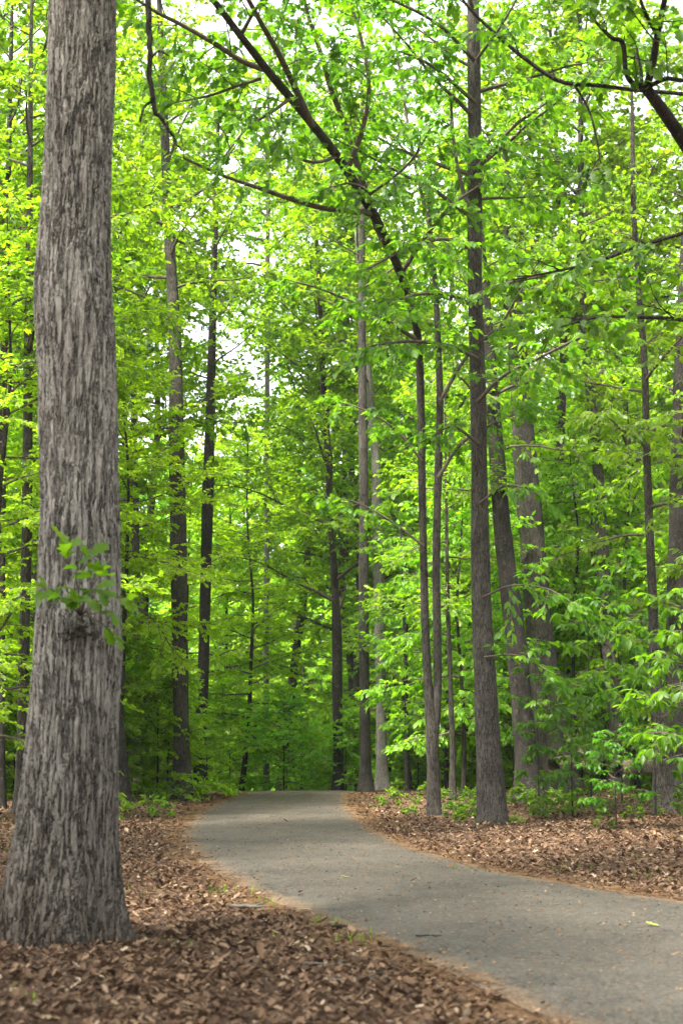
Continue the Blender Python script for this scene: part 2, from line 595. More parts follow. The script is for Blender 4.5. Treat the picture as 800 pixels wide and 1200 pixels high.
def terrain(x, y, sd=None):
    x, y = np.asarray(x, float), np.asarray(y, float)
    sd = in_path(x, y) if sd is None else sd
    w = np.clip((sd - .15) / 1.2, 0, 1)
    b = .035 * np.sin(1.7 * x + .6 * y) + .03 * np.sin(.9 * y - 1.3 * x + 2) + .02 * np.sin(3.1 * x + 2.3 * y) + .012 * np.sin(5.3 * y - 4.1 * x)
    bank = .12 * np.clip((sd - 1) / 6, 0, 1)
    return crest(y) + w * (b + bank) - .012 * (sd < -.1)


def axis_coords(lo, a, b, hi, step):
    m = np.arange(a, b + 1e-6, step)
    o1, o2, s = [], [], step
    x = b
    while x < hi:
        s *= 1.25
        x += s
        o2.append(x)
    s, x = step, a
    while x > lo:
        s *= 1.25
        x -= s
        o1.append(x)
    return np.concatenate([o1[::-1], m, o2])


gx, gy = axis_coords(-500, -16, 16, 500, .2), axis_coords(-300, 2, 62, 700, .2)
GX, GY = np.meshgrid(gx, gy, indexing='ij')
near = (np.abs(GX) < 40) & (GY > -30) & (GY < 100)
SDG = np.full(GX.shape, 50.0)
SDG[near] = in_path(GX[near], GY[near])
GZ = terrain(GX, GY, SDG)
mb = MB()
nx, ny = GX.shape
idx = np.arange(nx * ny).reshape(nx, ny)
mb.add(np.stack([GX, GY, GZ], -1).reshape(-1, 3), np.stack([idx[:-1, :-1], idx[1:, :-1], idx[1:, 1:], idx[:-1, 1:]], -1).reshape(-1, 4))

k = NT('forest_floor')
tc = k.n('ShaderNodeTexCoord').outputs['Object']
sdn = k.n('ShaderNodeAttribute', attribute_name='edge').outputs['Fac']
vor = k.n('ShaderNodeTexVoronoi', {'Vector': tc, 'Scale': 13.0, 'Randomness': 1.0})
vc = k.n('ShaderNodeSeparateColor', {0: vor.outputs['Color']}).outputs[0]
vd = vor.outputs['Distance']
n1 = k.noise(tc, 30, 6, .7)
n2 = k.noise(tc, 1.3, 5, .6)
f = k.math('ADD', k.math('MULTIPLY', vc, .55), k.math('MULTIPLY', n1, .45))
leafc = k.ramp(f, [(.15, (.025, .015, .010)), (.4, (.06, .035, .021)), (.62, (.11, .065, .04)), (.85, (.17, .11, .072))])
needle = k.noise(k.scaled(tc, (1, .35, 1)), 60, 5, .75)
needc = k.ramp(needle, [(.3, (.045, .025, .013)), (.52, (.10, .056, .027)), (.72, (.18, .11, .055))])
nf = k.n('ShaderNodeMapRange', {'Value': k.math('ADD', sdn, k.math('MULTIPLY', n2, -1.4)), 'From Min': -.55, 'From Max': .3, 'To Min': .75, 'To Max': 0}).outputs[0]
colr = k.mix(nf, leafc, needc)
p = k.n('ShaderNodeBsdfPrincipled', {'Base Color': colr, 'Roughness': .95, 'Specular IOR Level': .1})
hh = k.math('ADD', k.math('MULTIPLY', vd, .6), k.math('MULTIPLY', n1, .5))
b = k.n('ShaderNodeBump', {'Strength': 1.0, 'Distance': .04, 'Height': hh})
k.link(b.outputs[0], p.inputs['Normal'])
k.link(p.outputs[0], k.out.inputs[0])
me = mb.mesh('ground', k.m, True, False)
at_e = me.attributes.new('edge', 'FLOAT', 'POINT')
at_e.data.foreach_set('value', SDG.ravel().astype(np.float32))
tag(link('ground', me), 'forest floor covered in brown leaf litter', kind='structure')

# the asphalt path: one sheet with ragged edges
rng = np.random.default_rng(5)


def rag(n, amp):
    w = np.zeros(n)
    for s in (3, 7, 17, 40):
        xs = np.linspace(0, 1, max(4, n // s))
        w += np.interp(np.linspace(0, 1, n), xs, rng.normal(0, 1, len(xs))) * amp * (s / 17) ** .5
    return w


dirn = unit(PR - PL)
pl, pr = PL + dirn * rag(PN, .022)[:, None], PR + dirn * rag(PN, .022)[:, None]
M = 15
u = np.linspace(0, 1, M)
PX = pl[:, None, 0] * (1 - u) + pr[:, None, 0] * u
PY = pl[:, None, 1] * (1 - u) + pr[:, None, 1] * u
wid = np.linalg.norm(pr - pl, axis=1)[:, None]
de = np.minimum(u, 1 - u)[None] * wid
PZ = crest(PY) + .004 + .02 * np.clip(de / .5, 0, 1)
mb = MB()
idx = np.arange(PN * M).reshape(PN, M)
mb.add(np.stack([PX, PY, PZ], -1).reshape(-1, 3), np.stack([idx[:-1, :-1], idx[:-1, 1:], idx[1:, 1:], idx[1:, :-1]], -1).reshape(-1, 4))
k = NT('asphalt')
tc = k.n('ShaderNodeTexCoord').outputs['Object']
ed = k.n('ShaderNodeAttribute', attribute_name='edge').outputs['Fac']
g1 = k.noise(tc, 160, 3, .8)
g2 = k.noise(tc, 26, 6, .8)
g3 = k.noise(tc, 1.1, 6, .65)
agg = k.n('ShaderNodeTexVoronoi', {'Vector': tc, 'Scale': 55.0})
ac = k.n('ShaderNodeSeparateColor', {0: agg.outputs['Color']}).outputs[0]
g4 = k.noise(k.scaled(tc, (1, .45, 1)), 7, 6, .75)
f = k.math('ADD', k.math('MULTIPLY', g1, .22), k.math('ADD', k.math('MULTIPLY', g2, .28), k.math('ADD', k.math('MULTIPLY', ac, .28), k.math('MULTIPLY', g4, .22))))
colr = k.ramp(f, [(.33, (.019, .0172, .0145)), (.5, (.040, .0360, .0302)), (.67, (.088, .078, .065))])
colr = k.mix(k.n('ShaderNodeMapRange', {'Value': g3, 'From Min': .35, 'From Max': .7, 'To Min': 0, 'To Max': .4}).outputs[0], colr, (.095, .084, .068))
# pine needles and grit gathered along the edges and in drifts
ndl = k.noise(k.scaled(tc, (1, .4, 1)), 55, 5, .8)
ndc = k.ramp(ndl, [(.3, (.10, .058, .03)), (.55, (.22, .13, .065)), (.75, (.33, .22, .12))])
ef = k.n('ShaderNodeMapRange', {'Value': k.math('ADD', ed, k.math('MULTIPLY', k.math('ADD', g2, g3), -.62)), 'From Min': -.66, 'From Max': -.34, 'To Min': .7, 'To Max': 0}).outputs[0]
ef = k.math('MULTIPLY', ef, k.n('ShaderNodeMapRange', {'Value': ndl, 'From Min': .3, 'From Max': .6}).outputs[0])
colr = k.mix(ef, colr, ndc)
deb = k.noise(k.scaled(tc, (1, .5, 1)), 24, 4, .8)
df = k.n('ShaderNodeMapRange', {'Value': k.math('ADD', deb, k.math('MULTIPLY', g3, .2)), 'From Min': .74, 'From Max': .82, 'To Min': 0, 'To Max': .6}).outputs[0]
colr = k.mix(df, colr, (.20, .13, .08))
p = k.n('ShaderNodeBsdfPrincipled', {'Base Color': colr, 'Roughness': .9, 'Specular IOR Level': .2})
b = k.n('ShaderNodeBump', {'Strength': .6, 'Distance': .008, 'Height': f})
k.link(b.outputs[0], p.inputs['Normal'])
k.link(p.outputs[0], k.out.inputs[0])
me = mb.mesh('path', k.m, True, False)
at_e = me.attributes.new('edge', 'FLOAT', 'POINT')
at_e.data.foreach_set('value', de.ravel().astype(np.float32))
tag(link('path', me), 'grey asphalt path curving away between the trees', kind='structure')


def tz(x, y):
    return float(terrain(np.array([x]), np.array([y]))[0])


# ------------------------------------------------------------------ trees with traced trunks
def trace(rows, Y):
    """rows (px, py, width px[, Y]) from base to top -> points and radii."""
    P, W_ = [], []
    for r in rows:
        y = r[3] if len(r) > 3 else Y
        p = at(r[0], r[1], y)
        P.append(p)
        W_.append(r[2] * .5 * depth_of(p) / F)
    return np.array(P), np.array(W_)


def new_tree(name, label, cat, base, group=None):
    o = link(name, None, None, base)
    return tag(o, label, cat, group)


def trunk_mesh(pts, rad, mat, seed, ns=14, flare=1.5, flare_h=.7, wob=.05, dens=7):
    """A trunk in local coordinates of its base, with root flare."""
    rng = np.random.default_rng(seed)
    L = np.linalg.norm(np.diff(pts, axis=0), axis=1).sum()
    p, r = spline(pts, rad, max(12, int(L * dens)))
    z = p[:, 2] - p[0, 2]
    r = r * (1 + (flare - 1) * np.exp(-np.clip(z, 0, None) / flare_h * 1.6))
    mb = MB()
    p[0, 2] -= .25
    tube(mb, p, r, ns, wob, rng)
    return mb.mesh('trunk', mat, True, False), p, r


def add_parts(root, crown, leafmat, color=(1, 1, 1), twigmat=None, wood='limbs'):
    crown.finish()
    out = []
    if crown.wood.v:
        out.append(link(wood, crown.wood.mesh(wood, twigmat or M_TWIG, True, False), root))
    if crown.leaves.v:
        o = link('crown', crown.leaves.mesh('crown', leafmat), root)
        o.color = (*color, 1)
        out.append(o)
    return out


def traced_tree(name, label, cat, rows, Y, mat, seed, crown=None, flare=1.5, group=None, color=(1, 1, 1), leafmat=None, ns=14, extend=0.0, wob=.05):
    P, r = trace(rows, Y)
    if extend:
        d = unit(P[-1] - P[-2])
        P = np.vstack([P, P[-1] + d * extend * .5, P[-1] + d * extend])
        r = np.concatenate([r, [r[-1] * .7, r[-1] * .3]])
    base = P[0].copy()
    base[2] = tz(base[0], base[1])
    P = P - base
    P[0, 2] = 0
    root = new_tree(name, label, cat, base, group)
    me, p, rr = trunk_mesh(P, r, mat, seed, ns, flare, wob=wob)
    link('trunk', me, root)
    if crown:
        c = Crown(seed + 1, **crown.get('gen', {}))
        for lim in crown.get('limbs', []):
            c.tree_limbs(p, rr, **lim)
        add_parts(root, c, leafmat or M_LEAF, color, mat if crown.get('barkwood') else None)
    return root, p, rr


# the big oak by the path, foreground left
HERO_Y = 11.4
rows = [(70, 1108, 134), (72, 1060, 128), (76, 1000, 116), (82, 930, 107), (87, 850, 100), (92, 770, 97), (92, 700, 92), (93, 640, 90), (93, 560, 87), (92, 500, 89), (91, 450, 88), (89, 400, 90), (86, 340, 89), (88, 280, 82), (91, 220, 77), (93, 150, 76), (95, 80, 76), (96, 0, 74), (97, -120, 72)]
P, r = trace(rows, HERO_Y)
d = unit(P[-1] - P[-2])
P = np.vstack([P, P[-1] + d * 5, P[-1] + d * 12 + np.array([.6, .3, 0])])
r = np.concatenate([r, [.26, .1]])
base = P[0].copy()
base[2] = tz(base[0], base[1])
P = P - base
P[0, 2] = 0
hero = new_tree('oak_tree', 'massive grey shaggy-barked oak trunk rising from the leaf litter in the left foreground', 'tree', base)
rngh = np.random.default_rng(77)
p, r = spline(P, r, 1500)
nsz = 260
th = np.arange(nsz) * 2 * math.pi / nsz
z = p[:, 2][:, None]
fl = np.exp(-np.clip(z, 0, None) / .38)
lobes = .5 + .5 * np.cos(th * 5 + .9 + .5 * np.sin(2 * th))
rr = r[:, None] * (1 + fl * (.05 + .29 * lobes) + .02 * np.sin(2 * th + z * .8) + .016 * np.sin(3 * th - z * 1.7 + 1) + .012 * np.sin(5 * th + z * 2.6))
# burr under the sprout and a swelling on the left higher up
zb = at(95, 735, HERO_Y)[2] - base[2]
angv = np.angle(np.exp(1j * (th - 1.5 * math.pi)))[None]
rr += .07 * np.exp(-((z - zb) / .16) ** 2 - (angv / .28) ** 2)
V = np.stack([p[:, None, 0] + rr * np.cos(th), p[:, None, 1] + rr * np.sin(th), np.broadcast_to(z, rr.shape)], -1)
V[0, :, 2] -= .3
mb = MB()
i = np.arange(len(p) - 1)[:, None] * nsz
j = np.arange(nsz)[None]
kk = (j + 1) % nsz
mb.add(V.reshape(-1, 3), np.stack([i + j, i + kk, i + nsz + kk, i + nsz + j], -1).reshape(-1, 4))
link('trunk', mb.mesh('trunk', M_BARK_HERO, True, False), hero)
# crown far above the frame: it shades the ground
c = Crown(31, HEX, .14, n_leaf=6, twig=.4, layered=.35, sub_gap=.42, twig_gap=.22)
ax, ar = p[::30], r[::30]
c.tree_limbs(ax, ar, 10.5, 19, 22, lambda t: 5.5 - 3 * t, .35, .9, 1.9, r_k=.018)
add_parts(hero, c, M_LEAF, (1, 1, 1))
# the bare hanging branch right of the trunk
mb = MB()
B_ = lambda rows_: trace(rows_, HERO_Y)
q, w = B_([(100, -95, 16), (128, -118, 12), (158, -90, 9), (170, -40, 8), (174, 10, 7.5), (176, 60, 6.5), (179, 118, 6), (193, 145, 4.5), (203, 160, 3.5), (213, 177, 2)])
q, w = spline(q - base, w, 60)
q += rngh.normal(0, .006, q.shape)
tube(mb, q, w, 7)
q, w = B_([(179, 118, 4), (169, 126, 3.2), (164, 143, 2)])
tube(mb, *spline(q - base, w, 14), 6)
q, w = B_([(176, 70, 3), (186, 60, 2.4), (199, 66, 1.5)])
tube(mb, *spline(q - base, w, 10), 5)
o = link('hanging_branch', mb.mesh('hanging_branch', M_BARK_DARK, True, False), hero)
o['label'] = 'bare dark branch hanging down beside the trunk'
# loose bark strip on the left edge at the top, dead stubs
mb = MB()
q, w = B_([(61, 10, 7), (59, 35, 7), (56, 50, 5), (51, 64, 2)])
tube(mb, *spline(q - base + np.array([0, -.03, 0]), w * .8, 14), 5)
link('bark_strip', mb.mesh('bark_strip', M_BARK_DARK, True, False), hero)
mb = MB()
q, w = B_([(130, 588, 5), (146, 584, 2)])
tube(mb, *spline(q - base, w, 6), 5)
link('dead_stub', mb.mesh('dead_stub', M_BARK_PALE, True, False), hero)
mb = MB()
q, w = B_([(52, 425, 4), (34, 424, 3), (20, 432, 1.5)])
tube(mb, *spline(q - base, w, 8), 5)
link('dead_stub', mb.mesh('dead_stub', M_BARK_PALE, True, False), hero)
# sprout of young leaves from the burr
c = Crown(5, OAK, .16, n_leaf=5, twig=.18, tilt=.5, droop=.35, layered=.4)
burr = at(95, 722, HERO_Y - .36) - base
sp_rng = np.random.default_rng(8)
for tx, ty, dy in [(78, 640, -.35), (90, 672, -.5), (60, 690, -.45), (112, 690, -.5), (125, 715, -.4), (100, 700, -.55), (72, 700, -.5), (130, 740, -.3), (118, 672, -.35), (85, 690, -.6), (104, 655, -.3), (140, 700, -.25)]:
    tip = at(tx, ty, HERO_Y - .36 + dy * .8) - base
    mid = (burr + tip) / 2 + sp_rng.normal(0, .03, 3) + np.array([0, -.05, .02])
    line, _ = spline(np.array([burr, mid, tip]), [.006, .005, .003], 6)
    tube(c.wood, line, np.linspace(.006, .003, 6), 4)
    c.tp.append(line[-2:-1])
    c.td.append(unit(line[-1:] - line[-3:-2]))
    c.tl.append(np.array([.14]))
for o in add_parts(hero, c, M_LEAF, (.8, .85, .85), wood='sprout_stem'):
    if o.name.startswith('crown'):
        o.name = 'leaf_sprout'
        o['label'] = 'tuft of young lobed leaves sprouting from the trunk'
mb = MB()
for _ in range(34):
    a0 = burr + np.array([sp_rng.normal(0, .06), .02, sp_rng.normal(-.1, .05)])
    a1 = a0 + np.array([sp_rng.normal(0, .06), -.06 - sp_rng.uniform(0, .05), sp_rng.normal(-.02, .05)])
    tube(mb, np.linspace(a0, a1, 3), [.006, .005, .003], 4)
o = link('twig_burr', mb.mesh('twig_burr', M_BARK, True, False), hero)
o['label'] = 'dark knot of short dead twigs under the sprout'

# ---- generic crowns used below
CANOPY = dict(tpl=HEX, leaf=.155, n_leaf=11, twig=.48, layered=.35, sub_gap=.33, twig_gap=.2, tilt=.5)
LAYER = dict(tpl=HEX, leaf=.12, n_leaf=11, twig=.4, layered=.14, sub_gap=.25, twig_gap=.15, tilt=.36, droop=.35)
BROAD = dict(tpl=OVATE, leaf=.175, n_leaf=7, twig=.34, layered=.25, sub_gap=.29, twig_gap=.17, tilt=.4, droop=.55)


def limbs(z0, z1, n, r0, r1, el0, el1, subL, **kw):
    return dict(z0=z0, z1=z1, n=n, reach=lambda t: (r0 + (r1 - r0) * t) * (.72 + .5 * math.sin(math.pi * min(1, t + .12))), el0=el0, el1=el1, subL=subL, **kw)


# left bank
traced_tree('tall_tree', 'tall straight grey trunk with a flared foot standing left of where the path crests', 'tree',
            [(214, 937, 22), (213, 900, 20), (212, 840, 18), (211, 760, 18), (210, 680, 19), (209, 600, 19), (207, 520, 18), (206, 440, 16), (203, 360, 14), (199, 290, 13), (196, 220, 12)], 41, M_BARK, 101,
            dict(gen=CANOPY, limbs=[limbs(14, 25, 20, 3.8, 1.5, .3, 1.0, 1.5)]), extend=8, color=(1.1, 1.1, 1))
traced_tree('tall_tree', 'dark slender trunk just behind and right of the flared grey trunk on the left bank', 'tree',
            [(234, 925, 16), (236, 860, 13), (239, 770, 13), (241, 690, 13), (243, 600, 14), (246, 500, 12), (248, 420, 10), (250, 350, 8)], 50, M_BARK_DARK, 103,
            dict(gen=CANOPY, limbs=[limbs(13, 26, 16, 3.8, 1.5, .3, 1.0, 1.5)]), extend=8)
traced_tree('vine_clad_tree', 'dark vine-wrapped leaning trunk half hidden behind the foreground oak', 'tree',
            [(143, 946, 22), (141, 900, 20), (136, 840, 18), (131, 780, 17), (127, 700, 16), (122, 600, 15), (118, 480, 13)], 36.6, M_BARK_DARK, 105,
            dict(gen=CANOPY, limbs=[limbs(10, 19, 14, 3.5, 1.5, .2, .9, 1.5)]), extend=9)
traced_tree('tall_tree', 'thin brown trunk in the undergrowth between the vine-wrapped trunk and flared trunk', 'tree',
            [(163, 924, 11), (163, 860, 10), (161, 780, 9), (160, 680, 9), (158, 560, 8)], 46, M_BARK, 107,
            dict(gen=CANOPY, limbs=[limbs(10, 20, 14, 3.2, 1.2, .2, .9, 1.4)]), extend=8)
traced_tree('tall_tree', 'slim grey trunk standing in shrubs left of the foreground oak', 'tree',
            [(25, 957, 17), (26, 900, 14), (27, 840, 13), (28, 780, 13), (30, 690, 12), (32, 600, 12), (33, 480, 11)], 31, M_BARK, 109,
            dict(gen=CANOPY, limbs=[limbs(9.5, 20, 18, 3.6, 1.5, .2, .9, 1.5)]), extend=10)
traced_tree('tall_tree', 'dark trunk at the far left edge running up the whole side', 'tree',
            [(1, 950, 11), (1, 850, 10), (2, 700, 9), (3, 560, 9), (5, 420, 9), (8, 290, 8)], 33, M_BARK_DARK, 111,
            dict(gen=CANOPY, limbs=[limbs(9, 21, 18, 3.4, 1.5, .2, .9, 1.5)]), extend=8)
traced_tree('tall_tree', 'thicker grey-brown trunk close beside the left flank of the foreground oak', 'tree',
            [(41, 922, 13), (41, 860, 12), (41, 780, 12), (42, 680, 12), (42, 560, 11), (40, 450, 10)], 48, M_BARK, 113,
            dict(gen=CANOPY, limbs=[limbs(11, 23, 16, 3.6, 1.5, .2, .9, 1.5)]), extend=8)
# beyond the crest, middle
traced_tree('forked_tree', 'dark trunk beyond the crest that forks into several bent pale stems', 'tree',
            [(396, 932, 13), (396, 880, 12), (395, 810, 12), (395, 750, 12), (393, 700, 9), (390, 650, 8), (387, 600, 7.5), (384, 540, 7)], 54, M_BARK_DARK, 121,
            dict(gen=CANOPY, limbs=[limbs(6.5, 24, 34, 4.6, 2.2, .5, 1.0, 1.6, r_k=.02)]), extend=15, color=(1.2, 1.15, 1))
traced_tree('tall_tree', 'straight dark trunk, left one of the close pair behind the path crest', 'tree',
            [(428, 930, 15), (428, 880, 13), (427, 800, 12), (426, 700, 12), (426, 600, 11), (425, 500, 10), (424, 400, 9), (424, 320, 8)], 49, M_BARK, 123,
            dict(gen=CANOPY, limbs=[limbs(16, 27, 16, 3.6, 1.5, .3, 1.0, 1.5)]), extend=8)
traced_tree('tall_tree', 'paler grey trunk, right one of the close pair behind the path crest', 'tree',
            [(448, 928, 16), (447, 880, 13), (446, 800, 12), (444, 700, 12), (442, 620, 12), (440, 540, 10), (434, 470, 9)], 53, M_BARK_PALE, 125,
            dict(gen=CANOPY, limbs=[limbs(14, 26, 16, 3.8, 1.5, .3, 1.0, 1.5)]), extend=8)
traced_tree('slender_tree', 'very thin dark stem right of the paired trunks', 'tree',
            [(477, 925, 5), (476, 850, 4.5), (475, 780, 4), (472, 700, 3)], 47, M_BARK_DARK, 127,
            dict(gen=LAYER, limbs=[limbs(3.5, 9, 10, 1.8, .8, .1, .6, .9)]), extend=3, ns=8)
traced_tree('tall_tree', 'pale thin pole-like trunk far beyond the crest above the dark shrubs', 'tree',
            [(312, 935, 7), (312, 830, 6.5), (312, 720, 6.5), (313, 600, 6), (313, 400, 6), (314, 250, 5)], 62, M_BARK_PALE, 129,
            dict(gen=CANOPY, limbs=[limbs(20, 33, 30, 5.0, 2.2, .3, 1, 1.6)]), extend=9, ns=8, color=(1.2, 1.15, 1))

# the twin stems on the right verge; the left one leans out over the path towards the viewer
TW = 30.5
root, pa, ra = traced_tree('twin_stemmed_tree', 'slim tree with two dark stems, one arching over the path as a long limb', 'tree',
                           [(509, 961, 15), (508, 930, 15.5), (507, 890, 15), (505, 850, 14), (501, 800, 11), (498, 740, 9.5), (496, 660, 9), (494, 560, 9), (493, 480, 9), (490, 400, 9, 30), (481, 355, 9.5, 29), (463, 305, 10, 27.5), (437, 250, 11, 26), (400, 190, 10.5, 24.5), (360, 138, 10.5, 23.2), (318, 88, 9.5, 22), (282, 42, 8.5, 21), (250, 0, 8, 20), (200, -60, 7, 19)], TW, M_BARK, 131, flare=1.25)
tb = np.array(root.location)
sec = MB()


def tw_limb(rows_, n=40, ns=8):
    q_, w_ = trace(rows_, TW)
    q_, w_ = spline(q_ - tb, w_, n)
    tube(sec, q_, w_, ns, .03, np.random.default_rng(3))
    return q_, w_


tw_limb([(509, 870, 9), (512, 810, 10), (512, 740, 9.5), (511, 660, 9), (513, 560, 9), (515, 480, 8.5), (514, 430, 8), (510, 340, 6.5), (504, 270, 5), (503, 200, 4)], 60)
o = link('second_stem', sec.mesh('second_stem', M_BARK, True, False), root)
c = Crown(133, OAK, .16, n_leaf=7, twig=.34, layered=.4, sub_gap=.28, twig_gap=.17, tilt=.55, droop=.4)


def limb_on(cr, b0, rows_, Y, subL, start=.1, gap=None, n=26, ns=7):
    q_, w_ = trace(rows_, Y)
    q_, w_ = spline(q_ - b0, w_, n)
    cr.leafy(q_, w_, 0, subL, start, ns, True, gap, .4)
    return q_


# limbs off the leaning stem
limb_on(c, tb, [(366, 148, 8.5, 23.3), (350, 112, 8, 22.8), (328, 66, 7, 22.2), (305, 25, 6, 21.6), (285, -12, 5, 21), (260, -60, 4, 20.5)], 22, 1.7, .1)
limb_on(c, tb, [(312, 82, 7, 22), (285, 72, 6.5, 21.8), (250, 50, 6, 21.6), (215, 30, 5, 21.4), (180, 12, 4, 21.2), (140, -15, 2.5, 21)], 21, 1.4, .15)
limb_on(c, tb, [(306, 92, 4, 22), (280, 100, 3.5, 22), (245, 112, 3, 22), (205, 120, 1.8, 22)], 22, 1.1, .1)
limb_on(c, tb, [(436, 250, 8, 26), (405, 246, 7.5, 25), (375, 243, 6.5, 24.6), (335, 231, 6, 24.2), (300, 219, 5, 23.9), (260, 205, 4, 23.6), (215, 185, 3, 23.3)], 24, .55, .45, .9)
limb_on(c, tb, [(462, 305, 9, 27.5), (440, 262, 8, 27), (405, 150, 7, 26.5), (388, 105, 6.5, 26), (375, 60, 5.5, 25.6), (360, 15, 4.5, 25.2), (352, -30, 3, 25)], 26, 1.8, .1)
limb_on(c, tb, [(408, 195, 8, 24.6), (425, 150, 6, 24.2), (432, 100, 5, 24), (424, 50, 4, 23.8), (412, 5, 3, 23.6)], 24, 1.7, .1)
limb_on(c, tb, [(490, 400, 6, 30), (460, 380, 5, 29), (425, 360, 4, 28.5), (380, 340, 3, 28), (345, 330, 2, 27.6)], 29, .9, .2)
limb_on(c, tb, [(470, 320, 6, 28), (500, 275, 5, 27.6), (530, 240, 4, 27.2), (565, 215, 2.5, 27)], 28, 1.0, .15)
limb_on(c, tb, [(504, 270, 5), (492, 220, 4), (480, 160, 3.5), (470, 95, 3), (458, 20, 2)], 30.5, 1.3, .1)
limb_on(c, tb, [(513, 560, 5), (540, 520, 4), (580, 495, 3), (620, 480, 2)], 30, 1.0, .15)
limb_on(c, tb, [(496, 640, 3.2), (460, 612, 2.6), (420, 590, 2), (380, 582, 1.4)], 29.5, .7, .2)
limb_on(c, tb, [(494, 540, 3.4), (465, 505, 2.8), (430, 482, 2), (395, 470, 1.5)], 29.8, .9, .2)
limb_on(c, tb, [(515, 470, 5), (545, 420, 4), (575, 390, 3), (600, 380, 2)], 30, 1.0, .2)
limb_on(c, tb, [(282, 42, 5, 21), (300, 10, 4, 20.6), (330, -30, 3, 20.2), (370, -60, 2, 20)], 21, 1.4, .1)
limb_on(c, tb, [(340, 115, 5, 22.6), (320, 130, 4, 22), (290, 150, 3, 21.6), (265, 180, 2, 21.4)], 22, 1.2, .1)
limb_on(c, tb, [(437, 250, 5, 26), (430, 225, 4, 25.2), (410, 215, 3, 24.6), (385, 220, 2, 24.2)], 26, 1.1, .05)
limb_on(c, tb, [(395, 183, 5, 24.3), (370, 190, 4, 23.8), (340, 185, 3, 23.4), (310, 190, 2, 23)], 24, 1.2, .1)
limb_on(c, tb, [(425, 232, 5, 25.6), (450, 215, 4, 25), (480, 190, 3, 24.5), (505, 150, 2, 24)], 25, 1.3, .1)
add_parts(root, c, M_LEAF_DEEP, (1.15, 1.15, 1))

# right verge
traced_tree('slender_tree', 'thin brown stem between the twin stems and the thick straight trunk', 'tree',
            [(530, 937, 8), (530, 880, 7), (528, 820, 6), (526, 760, 5.5), (524, 700, 5), (523, 620, 4)], 38, M_BARK, 141,
            dict(gen=LAYER, limbs=[limbs(5, 12, 12, 2.2, .9, .1, .6, 1.1)]), extend=4, ns=9)
root, pa, ra = traced_tree('tall_tree', 'tall straight oak trunk with lichen specks standing on the right verge of the path', 'tree',
                           [(577, 967, 37), (576, 940, 33), (574, 900, 31), (571, 850, 29), (568, 790, 26), (564, 720, 25), (562, 640, 22), (561, 560, 20), (560, 480, 19), (558, 400, 18), (556, 320, 17), (556, 240, 17), (556, 160, 16), (555, 80, 15), (554, 0, 14), (553, -80, 13)], 28.2, M_BARK, 143,
                           flare=1.12, extend=5, ns=20)
tb = np.array(root.location)
c = Crown(145, **BROAD)
limb_on(c, tb, [(556, 262, 6), (540, 215, 4.5), (532, 170, 4), (528, 120, 3)], 28, .9, .2)
limb_on(c, tb, [(558, 345, 5), (600, 330, 4.5, 27), (650, 320, 4, 26), (700, 300, 3, 25)], 28, 1.1, .2)
limb_on(c, tb, [(560, 470, 5), (590, 440, 4, 27), (630, 420, 3.5, 26), (680, 395, 3, 25), (720, 380, 2, 24.5)], 28, 1.1, .2)
limb_on(c, tb, [(555, 70, 5), (515, 30, 4, 27), (470, 5, 3, 26), (430, -10, 2, 25.5)], 28, 1.3, .15)
limb_on(c, tb, [(556, 200, 5), (600, 150, 4, 27), (640, 120, 3, 26.5)], 28, 1.1, .2)
limb_on(c, tb, [(556, 120, 5), (510, 80, 4, 27), (470, 60, 3, 26)], 28, 1.1, .2)
limb_on(c, tb, [(561, 590, 3), (590, 570, 3, 27.5), (620, 572, 2, 27)], 28, .8, .2)
limb_on(c, tb, [(565, 700, 3), (600, 686, 2.5, 27.4), (640, 690, 2, 27), (668, 705, 1.5, 26.6)], 28, .9, .25)
limb_on(c, tb, [(567, 770, 2.5), (605, 768, 2.2, 27.4), (640, 785, 1.6, 27)], 28, .7, .3)
limb_on(c, tb, [(561, 520, 4), (530, 500, 3, 27.5), (505, 512, 2, 27)], 28, .7, .2)
limb_on(c, tb, [(556, 290, 5), (520, 280, 4.5, 26.5), (480, 290, 4, 25.5), (430, 315, 2.5, 24.8)], 28, 1.1, .2)
limb_on(c, tb, [(559, 420, 5), (525, 405, 4.5, 26.5), (480, 400, 4, 25.8), (435, 405, 2.5, 25)], 28, 1.0, .2)
limb_on(c, tb, [(557, 360, 5), (525, 345, 4.5, 26.8), (490, 345, 3.5, 26), (455, 355, 2.5, 25.2)], 28, 1.0, .2)
c.tree_limbs(pa, ra, 11.5, 19, 16, lambda t: 3.5, .2, .7, 1.3)
add_parts(root, c, M_LEAF, (.85, .92, .85))

